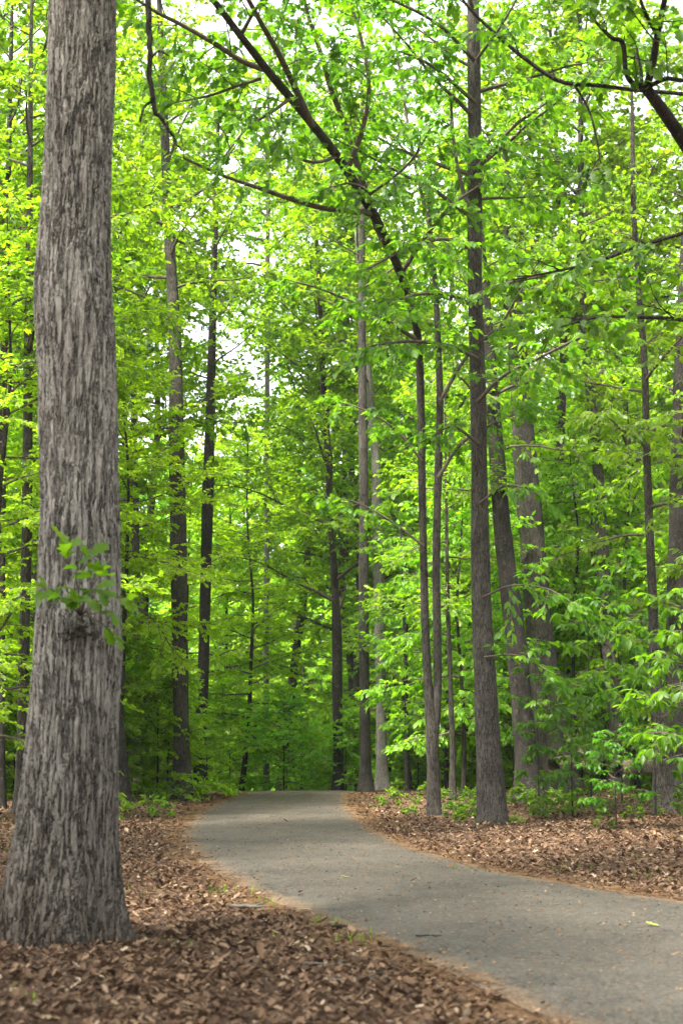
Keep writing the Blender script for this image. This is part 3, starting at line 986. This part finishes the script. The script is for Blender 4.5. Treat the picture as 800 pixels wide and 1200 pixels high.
traced_tree('leaning_tree', 'thick dark curved trunk leaning left behind the straight oak on the right', 'tree',
            [(619, 938, 32), (617, 900, 28), (613, 850, 26), (608, 790, 25), (602, 730, 24), (594, 670, 22), (587, 610, 20), (582, 540, 18)], 37, M_BARK_DARK, 151,
            dict(gen=BROAD, limbs=[limbs(8, 17, 14, 3.6, 1.6, .2, .8, 1.3)]), extend=8, ns=18)
traced_tree('tall_tree', 'broad grey trunk behind the dark curved trunk on the right', 'tree',
            [(655, 930, 46), (648, 880, 38), (640, 820, 34), (634, 760, 32), (628, 690, 30), (622, 620, 29), (616, 560, 28), (612, 500, 26)], 43, M_BARK, 153,
            dict(gen=CANOPY, limbs=[limbs(13, 24, 18, 4.2, 1.6, .3, .9, 1.6)]), extend=9, ns=18)
traced_tree('slender_tree', 'slender trunk, dark at its foot and pale above, near the right edge', 'tree',
            [(779, 958, 26), (777, 920, 22), (774, 880, 19), (770, 830, 16), (767, 780, 13), (764, 700, 11), (760, 610, 10), (757, 520, 9), (755, 430, 8), (748, 340, 7), (742, 250, 6), (741, 190, 5)], 31, M_BARK, 155,
            dict(gen=BROAD, limbs=[limbs(6, 14, 14, 3.0, 1.4, .15, .7, 1.1)]), extend=3, ns=12)
traced_tree('tall_tree', 'very thick dark trunk cut by the right edge of the picture', 'tree',
            [(798, 928, 42), (797, 860, 36), (796, 760, 33), (797, 660, 31), (799, 560, 29), (802, 440, 26)], 40, M_BARK_DARK, 157,
            dict(gen=BROAD, limbs=[limbs(9, 20, 16, 3.8, 1.6, .2, .8, 1.4)]), extend=8, ns=18)
traced_tree('leaning_tree', 'pale leaning trunk high in the right-hand gap of sky', 'tree',
            [(640, 930, 18), (655, 760, 17), (668, 640, 17), (678, 560, 16), (690, 500, 14), (704, 430, 12)], 56, M_BARK_PALE, 159,
            dict(gen=CANOPY, limbs=[limbs(16, 25, 12, 3.6, 1.6, .3, .9, 1.5)]), extend=8)

# the tree just outside the right edge whose dark limb reaches in at the top
b0 = at(862, 1060, 17.5)
b0[2] = tz(b0[0], b0[1])
root = new_tree('oak_tree', 'oak beyond the right edge reaching in with a dark forked limb at the top', 'tree', b0)
pts = np.array([[0, 0, 0], [.02, 0, 3], [-.02, .05, 6], [.03, 0, 8.2], [.2, .1, 12], [.3, .2, 17]])
me, pa, ra = trunk_mesh(pts, [.24, .2, .18, .16, .12, .05], M_BARK_DARK, 160, 16)
link('trunk', me, root)
c = Crown(161, OAK, .15, n_leaf=7, twig=.32, layered=.4, sub_gap=.3, twig_gap=.18, tilt=.5, droop=.4)
T0 = b0
q0 = [(848, 260, 19, 17.3), (815, 190, 17, 16.5), (797, 160, 16, 16), (775, 128, 14.5, 15.6), (757, 104, 13, 15.3)]
limb_on(c, T0, q0, 16, .3, .97, n=18, ns=10)
limb_on(c, T0, [(757, 104, 10, 15.3), (764, 75, 9, 15.1), (770, 40, 8, 14.9), (778, 0, 6.5, 14.7), (786, -50, 6, 14.5)], 15, .9, .3)
limb_on(c, T0, [(757, 104, 9, 15.3), (742, 98, 7, 15.2), (733, 85, 6, 15.1), (729, 50, 5.5, 15), (716, 44, 5, 14.9), (694, 22, 3, 14.8)], 15, .6, .4)
limb_on(c, T0, [(762, 100, 6, 15.3), (780, 92, 5.5, 15), (800, 94, 5, 14.8), (825, 85, 4, 14.6)], 15, .8, .2)
limb_on(c, T0, [(772, 45, 6, 14.9), (762, 28, 5, 14.8), (752, 6, 4, 14.7), (745, -20, 3, 14.6)], 15, .8, .2)
limb_on(c, T0, [(752, 100, 5, 15.3), (748, 70, 4, 15.5), (736, 55, 3, 15.7), (722, 45, 2, 15.8)], 15, .7, .2)
# the long thin branch sweeping across the top right
limb_on(c, T0, [(850, 118, 5, 16), (800, 110, 5, 16), (750, 106, 5, 16), (700, 100, 5, 16), (655, 95, 5, 16), (610, 65, 4.6, 16), (572, 32, 4, 16), (545, 4, 3.2, 16), (525, -30, 2, 16)], 16, .5, .5, .7)
limb_on(c, T0, [(672, 98, 3, 16), (690, 130, 2.6, 16), (699, 165, 2.2, 16), (703, 190, 1.6, 16)], 16, .4, .3, .5)
# two lower branches reaching in from the right
limb_on(c, T0, [(850, 255, 6, 17), (800, 273, 5, 17), (750, 288, 4.5, 17), (700, 306, 4, 17), (650, 318, 3, 17), (600, 328, 2, 17)], 17, .8, .25)
limb_on(c, T0, [(860, 390, 7, 17), (800, 375, 5, 17), (750, 372, 4, 17), (700, 372, 3, 17), (650, 385, 2, 17)], 17, 1.0, .2)
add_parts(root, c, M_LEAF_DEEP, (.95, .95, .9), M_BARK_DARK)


# ------------------------------------------------------------------ library trees: built once, then copied
def lib_tree(name, seed, h, r, mat, gen, limb_sets, leafmat, lean=.02, ns=10, flare=1.4):
    rg = np.random.default_rng(seed)
    zs = np.linspace(0, h, 7)
    pts = np.column_stack([np.cumsum(rg.normal(0, lean * h / 7, 7)), np.cumsum(rg.normal(0, lean * h / 7, 7)), zs])
    pts[:, :2] -= pts[0, :2]
    rad = r * (1 - zs / h * .88)
    root = link(name, None)
    me, p, rr = trunk_mesh(pts, rad, mat, seed, ns, flare, dens=3)
    link('trunk', me, root)
    c = Crown(seed + 1, **gen)
    for s in limb_sets:
        c.tree_limbs(p, rr, **s)
    add_parts(root, c, leafmat)
    return root


def place(src, x, y, rz, sc, label, cat, group, color=None, used=set()):
    """First use moves the original itself; later ones copy it with its parts."""
    if src.name in used:
        o = src.copy()
        COL.objects.link(o)
        for ch in src.children:
            q_ = ch.copy()
            COL.objects.link(q_)
            q_.parent = o
    else:
        used.add(src.name)
        o = src
    o.location = (x, y, tz(x, y) - .03)
    o.rotation_euler = (0, 0, rz)
    o.scale = (sc, sc, sc)
    g_ = RG.uniform(.85, 1.15)
    for ch in o.children:
        if ch.name.startswith('crown'):
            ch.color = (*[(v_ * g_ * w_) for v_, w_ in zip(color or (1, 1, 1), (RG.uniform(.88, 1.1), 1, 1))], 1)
    return tag(o, label, cat, group)


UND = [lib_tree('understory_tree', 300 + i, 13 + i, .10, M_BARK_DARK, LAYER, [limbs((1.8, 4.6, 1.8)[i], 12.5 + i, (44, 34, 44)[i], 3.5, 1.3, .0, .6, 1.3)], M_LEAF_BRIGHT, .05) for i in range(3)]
CAN = [lib_tree('canopy_tree', 400 + i, 27 + i, .22, M_BARK, CANOPY, [limbs((7, 9, 14, 8)[i], 26.5 + i, (50, 50, 34, 50)[i], 5.2, 2.0, .25, 1.0, 1.7, r_k=.016, sag=.0)], M_LEAF, .07) for i in range(4)]
FAR = [lib_tree('woodland_tree', 450 + i, 25, .16, M_BARK, dict(CANOPY, leaf=.205, n_leaf=11, sub_gap=.45, twig_gap=.26, twig=.58), [limbs(1.5, 24.5, 60, 4.8, 2.2, .05, .9, 1.7)], M_LEAF_BRIGHT, .06) for i in range(3)]
BRO = [lib_tree('broadleaf_tree', 500 + i, 10 + i, .07, M_BARK_DARK, BROAD, [limbs(1.8, 9.5 + i, 32, 2.7, 1.1, .0, .6, 1.1)], M_LEAF, .06) for i in range(3)]
SAP = [lib_tree('sapling', 600 + i, 3.6 + .7 * i, .022, M_BARK_DARK, dict(tpl=BIG, leaf=.21, mode='whorl', n_leaf=6, twig=.22, layered=.25, sub_gap=.4, twig_gap=.4, tilt=.3, droop=.45), [limbs(1.0, 3.5 + .7 * i, 12, 1.0, .5, .1, .5, .5, r_k=.006)], M_LEAF, ns=6, flare=1.2) for i in range(3)]
SHR = [lib_tree('shrub', 700 + i, 3.0 + .7 * i, .03, M_BARK_DARK, dict(LAYER, leaf=.13, layered=.3), [limbs(.25, 2.9 + .7 * i, 30, 1.5, .7, .2, .9, .7, r_k=.008)], M_LEAF_BRIGHT, ns=6, flare=1.2) for i in range(3)]
HRB = [lib_tree('woodland_plant', 800 + i, .38 + .12 * i, .008, M_TWIG, dict(tpl=OVATE, leaf=.11, n_leaf=5, twig=.12, layered=.3, sub_gap=.12, twig_gap=.1, tilt=.35, droop=.3), [limbs(.08, .36 + .12 * i, 7, .26, .12, .3, .8, .14, r_k=.006)], M_LEAF, ns=5, flare=1.1) for i in range(3)]

RG = np.random.default_rng(2024)


def pos(px, Y):
    return (px - 400) / F * Y * 1.0, Y


def put(src, px, Y, sc, label, cat, group, color=None):
    x, y = pos(px, Y)
    return place(src, x, y, RG.uniform(0, 6.28), sc, label, cat, group, color)


# bright layered trees on the left bank
G = 'layered trees along the left bank'
for i, (px, Y, s, lab, colr) in enumerate([
        (140, 38, .95, 'bright yellow-green tree with flat leafy layers right of the foreground oak', (1.1, 1.05, 1)),
        (285, 56, 1.0, 'bright leafy tree hanging layered sprays toward the path crest from the left', (1.1, 1.05, 1)),
        (60, 40, 1.05, 'green layered tree rising behind the foreground oak', (.9, .95, 1)),
        (-40, 36, 1.0, 'layered green tree filling the gap at the left edge', (.85, .95, 1)),
        (110, 52, 1.1, 'layered tree standing deep in the wood behind the oak', (1, 1, 1)),
        (215, 58, 1.1, 'soft green layered tree behind the dark slender left trunk', (1, 1, 1)),
        (10, 56, 1.1, 'leafy tree in the far left depth of the wood', (.9, .95, 1)),
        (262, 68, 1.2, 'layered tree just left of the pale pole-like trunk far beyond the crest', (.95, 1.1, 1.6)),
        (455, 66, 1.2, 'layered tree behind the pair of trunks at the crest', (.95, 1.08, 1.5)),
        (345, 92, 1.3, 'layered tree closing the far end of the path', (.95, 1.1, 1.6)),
        (-12, 29.5, .9, 'near layered tree hanging sprays over the left edge', (.8, .9, 1)),
        (-110, 48, 1.1, 'layered tree beyond the left edge of the picture', (.9, .95, 1))]):
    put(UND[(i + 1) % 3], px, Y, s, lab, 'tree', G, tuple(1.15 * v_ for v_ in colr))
# broad-leaved small trees on the right
G = 'small broad-leaved trees in the right-hand wood'
for i, (px, Y, s, lab, colr) in enumerate([
        (700, 47, 1.2, 'broad-leaved tree filling the space behind the fallen logs', (1.05, 1.05, 1)),
        (540, 43, 1.05, 'broad-leaved tree behind the twin stems', (1.05, 1.05, 1)),
        (905, 31, 1.0, 'broad-leaved tree standing beyond the right edge by the verge', (1, 1, 1)),
        (480, 55, 1.1, 'leafy small tree in the gap left of the twin stems', (1, 1, 1)),
        (740, 46, 1.2, 'broad-leaved tree deeper behind the slender right trunk', (1.1, 1.1, 1)),
        (600, 48, 1.2, 'broad-leaved tree deep behind the curved dark trunk', (1.1, 1.1, 1)),
        (770, 50, 1.15, 'broad-leaved tree behind the thick trunk at the right edge', (1.05, 1.05, 1)),
        (665, 52, 1.3, 'broad-leaved tree behind the pale trunk in the depth', (1.15, 1.15, 1)),
        (568, 45, 1.05, 'broad-leaved tree directly behind the straight oak', (1, 1, 1)),
        (676, 46, 1.2, 'broad-leaved tree right of the curved dark trunk', (1, 1, 1)),
        (860, 42, 1.2, 'broad-leaved tree standing out beyond the right edge', (1, 1, 1)),
        (520, 50, 1.2, 'broad-leaved tree deeper behind the twin stems', (1.1, 1.1, 1)),
        (800, 55, 1.3, 'broad-leaved tree in the far right depth', (1.1, 1.1, 1))]):
    put(BRO[i % 3], px, Y, s, lab, 'tree', G, tuple((.9 if Y < 42 else 1.5) * v_ for v_ in colr))  # deeper trees take a brighter leaf colour that stands in for backlight
# canopy trees standing between and behind the traced ones
G = 'tall canopy trees deeper in the wood'
for i, (px, Y, s) in enumerate([(90, 46, 1), (125, 55, 1.1), (330, 68, 1.15), (420, 64, 1.1), (722, 44, 1.1), (640, 50, 1.1), (-30, 44, 1), (520, 58, 1), (620, 62, 1.05), (760, 58, 1), (840, 46, 1), (160, 62, 1.05), (395, 66, 1.05), (470, 72, 1.05), (30, 66, 1), (-90, 54, 1), (880, 58, 1), (560, 80, 1.05), (690, 74, 1.1)]):
    put(CAN[2 if 100 < px < 380 or px in (722, 640) else i % 4], px, Y, s, ['tall green tree deep in the left-hand wood', 'tall green tree deep in the right-hand wood'][px > 400], 'tree', G, (1.3, 1.22, 1))
# trees beside and behind the viewer, added so their crowns shade the path
G = 'canopy trees added to shade the path'
for i, (x, y, s) in enumerate([(-7.5, 2, 1), (10.5, 13, 1), (11.8, 23, 1), (-9, 17, 1), (3.5, -7, 1), (11, 2, 1.05), (-14, 9, 1), (-4, -12, 1), (17, 9, 1), (14, 30, 1)]):
    place(CAN[i % 4], x, y, RG.uniform(0, 6.28), s, ['tall canopy tree left of the viewer spreading its crown overhead', 'tall canopy tree right of the path spreading its crown overhead'][x > 0], 'tree', G)
# the wood beyond the crest closing the view
G = 'trees closing the view beyond the path crest'
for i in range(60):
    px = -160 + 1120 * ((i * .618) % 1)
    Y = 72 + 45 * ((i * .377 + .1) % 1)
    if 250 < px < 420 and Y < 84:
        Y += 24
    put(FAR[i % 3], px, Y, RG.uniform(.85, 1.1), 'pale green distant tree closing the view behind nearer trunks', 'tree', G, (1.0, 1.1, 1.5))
# shrub layer
G = 'green shrubs beneath the trees beyond the path'
for i in range(64):
    u_ = (i * .618) % 1
    px = -60 + 920 * u_
    Y = 47 + 30 * ((i * .4142) % 1)
    if px < 230:
        Y = 37 + 22 * ((i * .4142) % 1)
    if 235 < px < 500:
        Y = 53 + 26 * ((i * .4142) % 1)
    if px > 540:
        Y = 46 + 25 * ((i * .4142) % 1)
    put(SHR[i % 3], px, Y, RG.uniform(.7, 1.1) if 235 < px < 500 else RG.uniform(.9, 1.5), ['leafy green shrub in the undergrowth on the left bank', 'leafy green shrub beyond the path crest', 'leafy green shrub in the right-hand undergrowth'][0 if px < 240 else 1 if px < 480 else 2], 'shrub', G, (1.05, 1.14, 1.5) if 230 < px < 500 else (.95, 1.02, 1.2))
# saplings on the right verge
G = 'young saplings on the right verge'
for i, (px, Y, s, lab) in enumerate([
        (665, 30, .85, 'thin sapling with drooping whorled leaves in front of the broad grey trunk'),
        (687, 34, 1.1, 'upright sapling beside the fallen logs'),
        (722, 36, 1.2, 'tall thin sapling behind the fallen logs'),
        (760, 28, 1.1, 'pale leaning sapling crossing in front of the slender right trunk'),
        (800, 25, 1.0, 'large-leaved sapling at the right edge'),
        (627, 31, .7, 'short sapling at the foot of the dark curved trunk'),
        (715, 26, .55, 'low large-leaved sapling standing on brown litter at right')]):
    put(SAP[i % 3], px, Y, s, lab, 'sapling', G, (.6, .74, .6))
# low plants on the forest floor
G = 'low plants on the forest floor'
for i in range(70):
    if i < 12:
        px, Y = [(548, 28.5), (530, 29.5), (545, 31), (600, 28), (625, 30), (700, 26), (735, 28), (675, 30), (755, 29), (655, 31), (610, 33), (790, 30)][i]
    elif i < 45:
        px, Y = 440 + 380 * ((i * .618) % 1), 31 + 12 * ((i * .4142) % 1)
    else:
        px, Y = -20 + 250 * ((i * .618) % 1), 30 + 14 * ((i * .4142) % 1)
    x, y = pos(px, Y)
    if in_path(np.array([x]), np.array([y]))[0] < .6:
        continue
    put(HRB[i % 3], px, Y, RG.uniform(.45, .95), 'low leafy green plant on the litter ' + ('right of the path' if px > 400 else 'left of the path'), 'plant', G, (.75, .8, .8))

# ------------------------------------------------------------------ fallen wood at right
for lab, a0, a1, r0, r1 in [
        ('reddish fallen log lying in the undergrowth at right', (648, 898, 41), (708, 884, 43), .22, .16),
        ('dark mossy fallen log below the reddish one', (720, 902, 40), (790, 893, 44), .25, .2),
        ('pale broken log leaning against the broad grey trunk', (690, 900, 39.5), (664, 862, 41), .14, .1)]:
    A0, A1 = at(*a0), at(*a1)
    ctr = np.array([A0[0], A0[1], A0[2]])
    o = link('fallen_log', None, None, ctr)
    tag(o, lab, 'log', 'fallen logs in the right-hand wood')
    mb = MB()
    rg = np.random.default_rng(int(a0[0]))
    q, w = spline(np.array([A0, (A0 + A1) / 2 + rg.normal(0, .06, 3), A1]) - ctr, [r0, (r0 + r1) / 2, r1], 24)
    tube(mb, q, w, 12, .1, rg)
    link('log', mb.mesh('log', M_DEADWOOD, True, False), o)
    mb = MB()
    m = q[14]
    tube(mb, *spline(np.array([m, m + np.array([.1, -.2, .4]), m + np.array([.25, -.3, .7])]), [.05, .035, .012], 8), 6)
    link('broken_branch', mb.mesh('broken_branch', M_DEADWOOD, True, False), o)

# ------------------------------------------------------------------ the soft air between the trees
mb = MB()
hv = np.array([(x, y, z) for z in (-4.5, 45) for y in (-40, 150) for x in (-75, 75)], float)
mb.add(hv, [(0, 2, 3, 1), (4, 5, 7, 6), (0, 1, 5, 4), (2, 6, 7, 3), (0, 4, 6, 2), (1, 3, 7, 5)])
k = NT('haze_air')
pv = k.n('ShaderNodeVolumePrincipled', {'Color': (.93, .97, 1.0, 1), 'Density': .0002, 'Anisotropy': .2})
k.link(pv.outputs[0], k.out.inputs['Volume'])
tag(link('haze', mb.mesh('haze', k.m, False, False)), 'thin pale haze between the trees', kind='stuff')

# ------------------------------------------------------------------ leaf litter
rng = np.random.default_rng(99)
LV = MB()


def scatter_litter(n, y0, y1, x0, x1, size, fade=0.0):
    yy = y0 + (y1 - y0) * rng.uniform(0, 1, n)
    xx = (x0 + (x1 - x0) * rng.uniform(0, 1, n)) * (yy / y1 * .75 + .25)
    sd_ = in_path(xx, yy)
    pat = .5 + .5 * np.sin(xx * 1.9 + np.sin(yy * 1.3)) * np.sin(yy * 1.6 + 1)
    keep = (sd_ > -.03) & (rng.uniform(0, 1, n) < np.clip(sd_ / (.3 + .5 * pat), .18, 1))
    xx, yy, sd_ = xx[keep], yy[keep], sd_[keep]
    n = len(xx)
    zz = terrain(xx, yy, sd_) + rng.uniform(.003, .026, n)
    for tpl_, lo_, hi_, cu_, sz_ in ((DEAD, 0, .5, 1.0, .95), (DEAD, .5, .72, 1.9, 1.0), (BIG, .72, 1.01, .8, .95)):
        u_ = rng.uniform(0, 1, n)
        m_ = (u_ >= lo_) & (u_ < hi_)
        k_ = int(m_.sum())
        az = rng.uniform(0, 6.28, k_)
        A = np.column_stack([np.cos(az), np.sin(az), rng.normal(0, .13, k_)])
        N = unit(np.column_stack([rng.normal(0, .3, k_), rng.normal(0, .3, k_), np.ones(k_)]))
        put_leaves(LV, tpl_, np.column_stack([xx, yy, zz])[m_], A, N, sz_ * size * np.exp(np.clip(rng.normal(-.08, .3, k_), -.8, .5)), rng, np.clip(rng.beta(1.6, 2.0, k_), 0, 1), cu_)


scatter_litter(60000, 4.5, 13, -5.5, 4.5, .054)
scatter_litter(110000, 12, 28, -11, 11, .054)
scatter_litter(40000, 26, 46, -15, 15, .08)
scatter_litter(3500, 4.5, 13, -5.5, 4.5, .088)
scatter_litter(7000, 12, 28, -11, 11, .09)
tag(link('leaf_litter', LV.mesh('leaf_litter', M_DEADLEAF)), 'carpet of curled brown oak leaves on the forest floor', kind='stuff')

# pine needles and small bits drifted along the path's edges and over the asphalt
k = NT('pine_needle')
a = k.n('ShaderNodeAttribute', attribute_name='tint').outputs['Fac']
c = k.ramp(a, [(0, (.035, .02, .011)), (.4, (.10, .053, .025)), (.8, (.19, .11, .055)), (1, (.30, .21, .13))])
p = k.n('ShaderNodeBsdfPrincipled', {'Base Color': c, 'Roughness': .8, 'Specular IOR Level': .2})
k.link(p.outputs[0], k.out.inputs[0])
M_NEEDLE = k.m
NV = MB()
NEEDLE = (np.array([(-.022, -.5, 0), (.022, -.5, 0), (.03, .5, .04), (-.03, .5, .04), (0, 0, .06)], float)[[0, 1, 2, 3]], np.array([(0, 1, 2, 3)]), None)
BIT = (np.array([(-.3, -.4, 0), (.28, -.5, .05), (.35, .4, .12), (-.2, .5, .02)], float), np.array([(0, 1, 2, 3)]), None)


def strew(tpl, n, side, spread, off, lo, hi, smin, smax, lift, sel=None):
    e, o_ = (PL, PR) if side < 0 else (PR, PL)
    i_ = rng.integers(0, PN, n)
    wy = e[i_, 1]
    ok = (wy > 4) & (wy < 47)
    i_ = i_[ok]
    n = len(i_)
    out = unit(e[i_] - o_[i_])
    d_ = rng.normal(off, spread, n)
    q_ = e[i_] + out * d_[:, None] + rng.normal(0, .05, (n, 2))
    sd_ = in_path(q_[:, 0], q_[:, 1])
    m_ = (sd_ > lo) & (sd_ < hi)
    if tpl is NEEDLE or off > 0:
        w_ = np.sin(q_[:, 1] * 1.7 + 2 * np.sin(q_[:, 0] * 1.1)) + np.sin(q_[:, 1] * 4.3 + q_[:, 0] * 2.9 + 1) + .7 * np.sin(q_[:, 1] * 11 - q_[:, 0] * 7)
        m_ &= rng.uniform(0, 1, n) < np.clip(.5 + .3 * w_, .08, 1)
    q_, sd_ = q_[m_], sd_[m_]
    n = len(q_)
    z_ = np.where(sd_ < 0, crest(q_[:, 1]) + .006 + .02 * np.clip(-sd_ / .5, 0, 1), terrain(q_[:, 0], q_[:, 1], sd_)) + rng.uniform(.002, lift, n)
    az = rng.uniform(0, 6.28, n)
    A_ = np.column_stack([np.cos(az), np.sin(az), rng.normal(0, .06, n)])
    N_ = unit(np.column_stack([rng.normal(0, .2, (n, 2)), np.ones(n)]))
    put_leaves(NV, tpl, np.column_stack([q_, z_]), A_, N_, rng.uniform(smin, smax, n), rng, rng.beta(2, 2, n))


for sd0 in (-1, 1):
    strew(NEEDLE, 75000, sd0, .24, .2, -.16, 1.3, .08, .16, .012)
    strew(BIT, 40000, sd0, .35, .2, -.6, 1.5, .012, .035, .01)
    strew(BIT, 30000, sd0, 1.3, -1.6, -3, -.15, .008, .026, .004)
    strew(NEEDLE, 5000, sd0, 1.3, -1.4, -3, -.15, .05, .1, .004)
tag(link('pine_needles', NV.mesh('pine_needles', M_NEEDLE)), 'orange-brown pine needles and bits drifted along the path edges', kind='stuff')

# grass tufts along the path's edge
rng = np.random.default_rng(12)
GV = MB()
for px, py, n in [(246, 1047, 40), (262, 1044, 25), (378, 1084, 40), (421, 1103, 60), (318, 1060, 25), (196, 1106, 20), (350, 1100, 16), (290, 1045, 20), (5, 1190, 30), (150, 1045, 20), (535, 1020, 20), (665, 1022, 30), (770, 1030, 30), (165, 1048, 20), (10, 985, 40), (20, 1000, 30), (440, 945, 80), (425, 938, 60), (460, 940, 80), (740, 1010, 30)]:
    n = max(5, int(n * .45))
    x, y = gnd(px, py)
    pp = np.column_stack([x + rng.normal(0, .12, n), y + rng.normal(0, .2, n), np.zeros(n)])
    pp[:, 2] = terrain(pp[:, 0], pp[:, 1])
    az = rng.uniform(0, 6.28, n)
    A = np.column_stack([np.cos(az) * .5, np.sin(az) * .5, rng.uniform(.5, 1.2, n)])
    N = np.column_stack([np.cos(az), np.sin(az), np.full(n, -.3)])
    tv = HEX[0] * np.array([.22, 1, .8])
    put_leaves(GV, (tv, HEX[1], None), pp, A, N, rng.uniform(.03, .09, n), rng)
o = link('grass', GV.mesh('grass', M_LEAF))
tag(o, 'sparse green grass blades along the edge of the path', kind='stuff')

# fallen leaves and sticks one can see singly
M_FRESH = leaf_mat('fallen_green', (.16, .24, .03), (.2, .28, .04), (.3, .34, .06), trans=.2)
M_PALE = plain_mat('lichen_bark', (.12, .115, .10), .95, .3, 30)
for i, (px, py, s, mat, lab) in enumerate([
        (408, 1031, .13, M_FRESH, 'yellow-green leaf fallen on the middle of the path'),
        (772, 1089, .12, M_FRESH, 'yellow-green leaf fallen on the path near the right edge'),
        (425, 1029, .08, M_DEADLEAF, 'small brown leaf beside the yellow-green leaf on the path'),
        (522, 1020, .12, M_DEADLEAF, 'curled brown leaf on the far side of the path'),
        (480, 1036, .09, M_DEADLEAF, 'small pale leaf near the middle of the path'),
        (350, 1050, .10, M_DEADLEAF, 'pale brown leaf on the path by its left edge'),
        (560, 1067, .07, M_DEADLEAF, 'tiny brown leaf on the right part of the path'),
        (338, 965, .16, M_DEADLEAF, 'dark leaf clump far up the path')]):
    x, y = gnd(px, py)
    mb = MB()
    rg = np.random.default_rng(i)
    az = rg.uniform(0, 6.28)
    put_leaves(mb, DEAD, np.zeros((1, 3)), np.array([[math.cos(az), math.sin(az), .1]]), np.array([[.1, -.2, 1]]), s, rg, np.array([.35 + .4 * rg.uniform()]))
    tag(link('fallen_leaf', mb.mesh('fallen_leaf', mat), None, (x, y, crest(y) + .032)), lab, 'leaf', 'leaves fallen on the path')
for i, (px, py, L, r_, mat, lab) in enumerate([
        (502, 1101, .28, .012, M_BARK_DARK, 'dark short stick on the near path'),
        (400, 1092, .22, .02, M_BARK_DARK, 'dark bark piece at the left edge of the path'),
        (292, 1069, .42, .028, M_PALE, 'whitish lichen-covered branch piece on the left verge'),
        (385, 1131, .5, .008, M_PALE, 'long grey stick lying in the litter at the bottom'),
        (420, 1152, .55, .008, M_PALE, 'long curved grey stick nearest the bottom of the picture')]):
    x, y = gnd(px, py)
    mb = MB()
    rg = np.random.default_rng(40 + i)
    t_ = np.linspace(-.5, .5, 9)
    r_ *= .65
    L *= .75
    q = np.column_stack([t_ * L, np.cumsum(rg.normal(0, L * .06, 9)) + t_ * L * rg.uniform(-.5, .5), np.abs(rg.normal(0, .004, 9)) + r_])
    tube(mb, q, r_ * np.linspace(1, .5, 9), 6, .15, rg)
    if mat is M_PALE:
        tube(mb, np.array([q[5], q[5] + np.array([.06, .05, .02]), q[5] + np.array([.11, .09, .02])]), [r_ * .7, r_ * .5, r_ * .3], 5)
    sdv = in_path(np.array([x]), np.array([y]))[0]
    z = crest(y) + .026 if sdv < 0 else tz(x, y) + .03
    tag(link('fallen_stick', mb.mesh('fallen_stick', mat, True, False), None, (x, y, z)), lab, 'stick', 'fallen sticks')
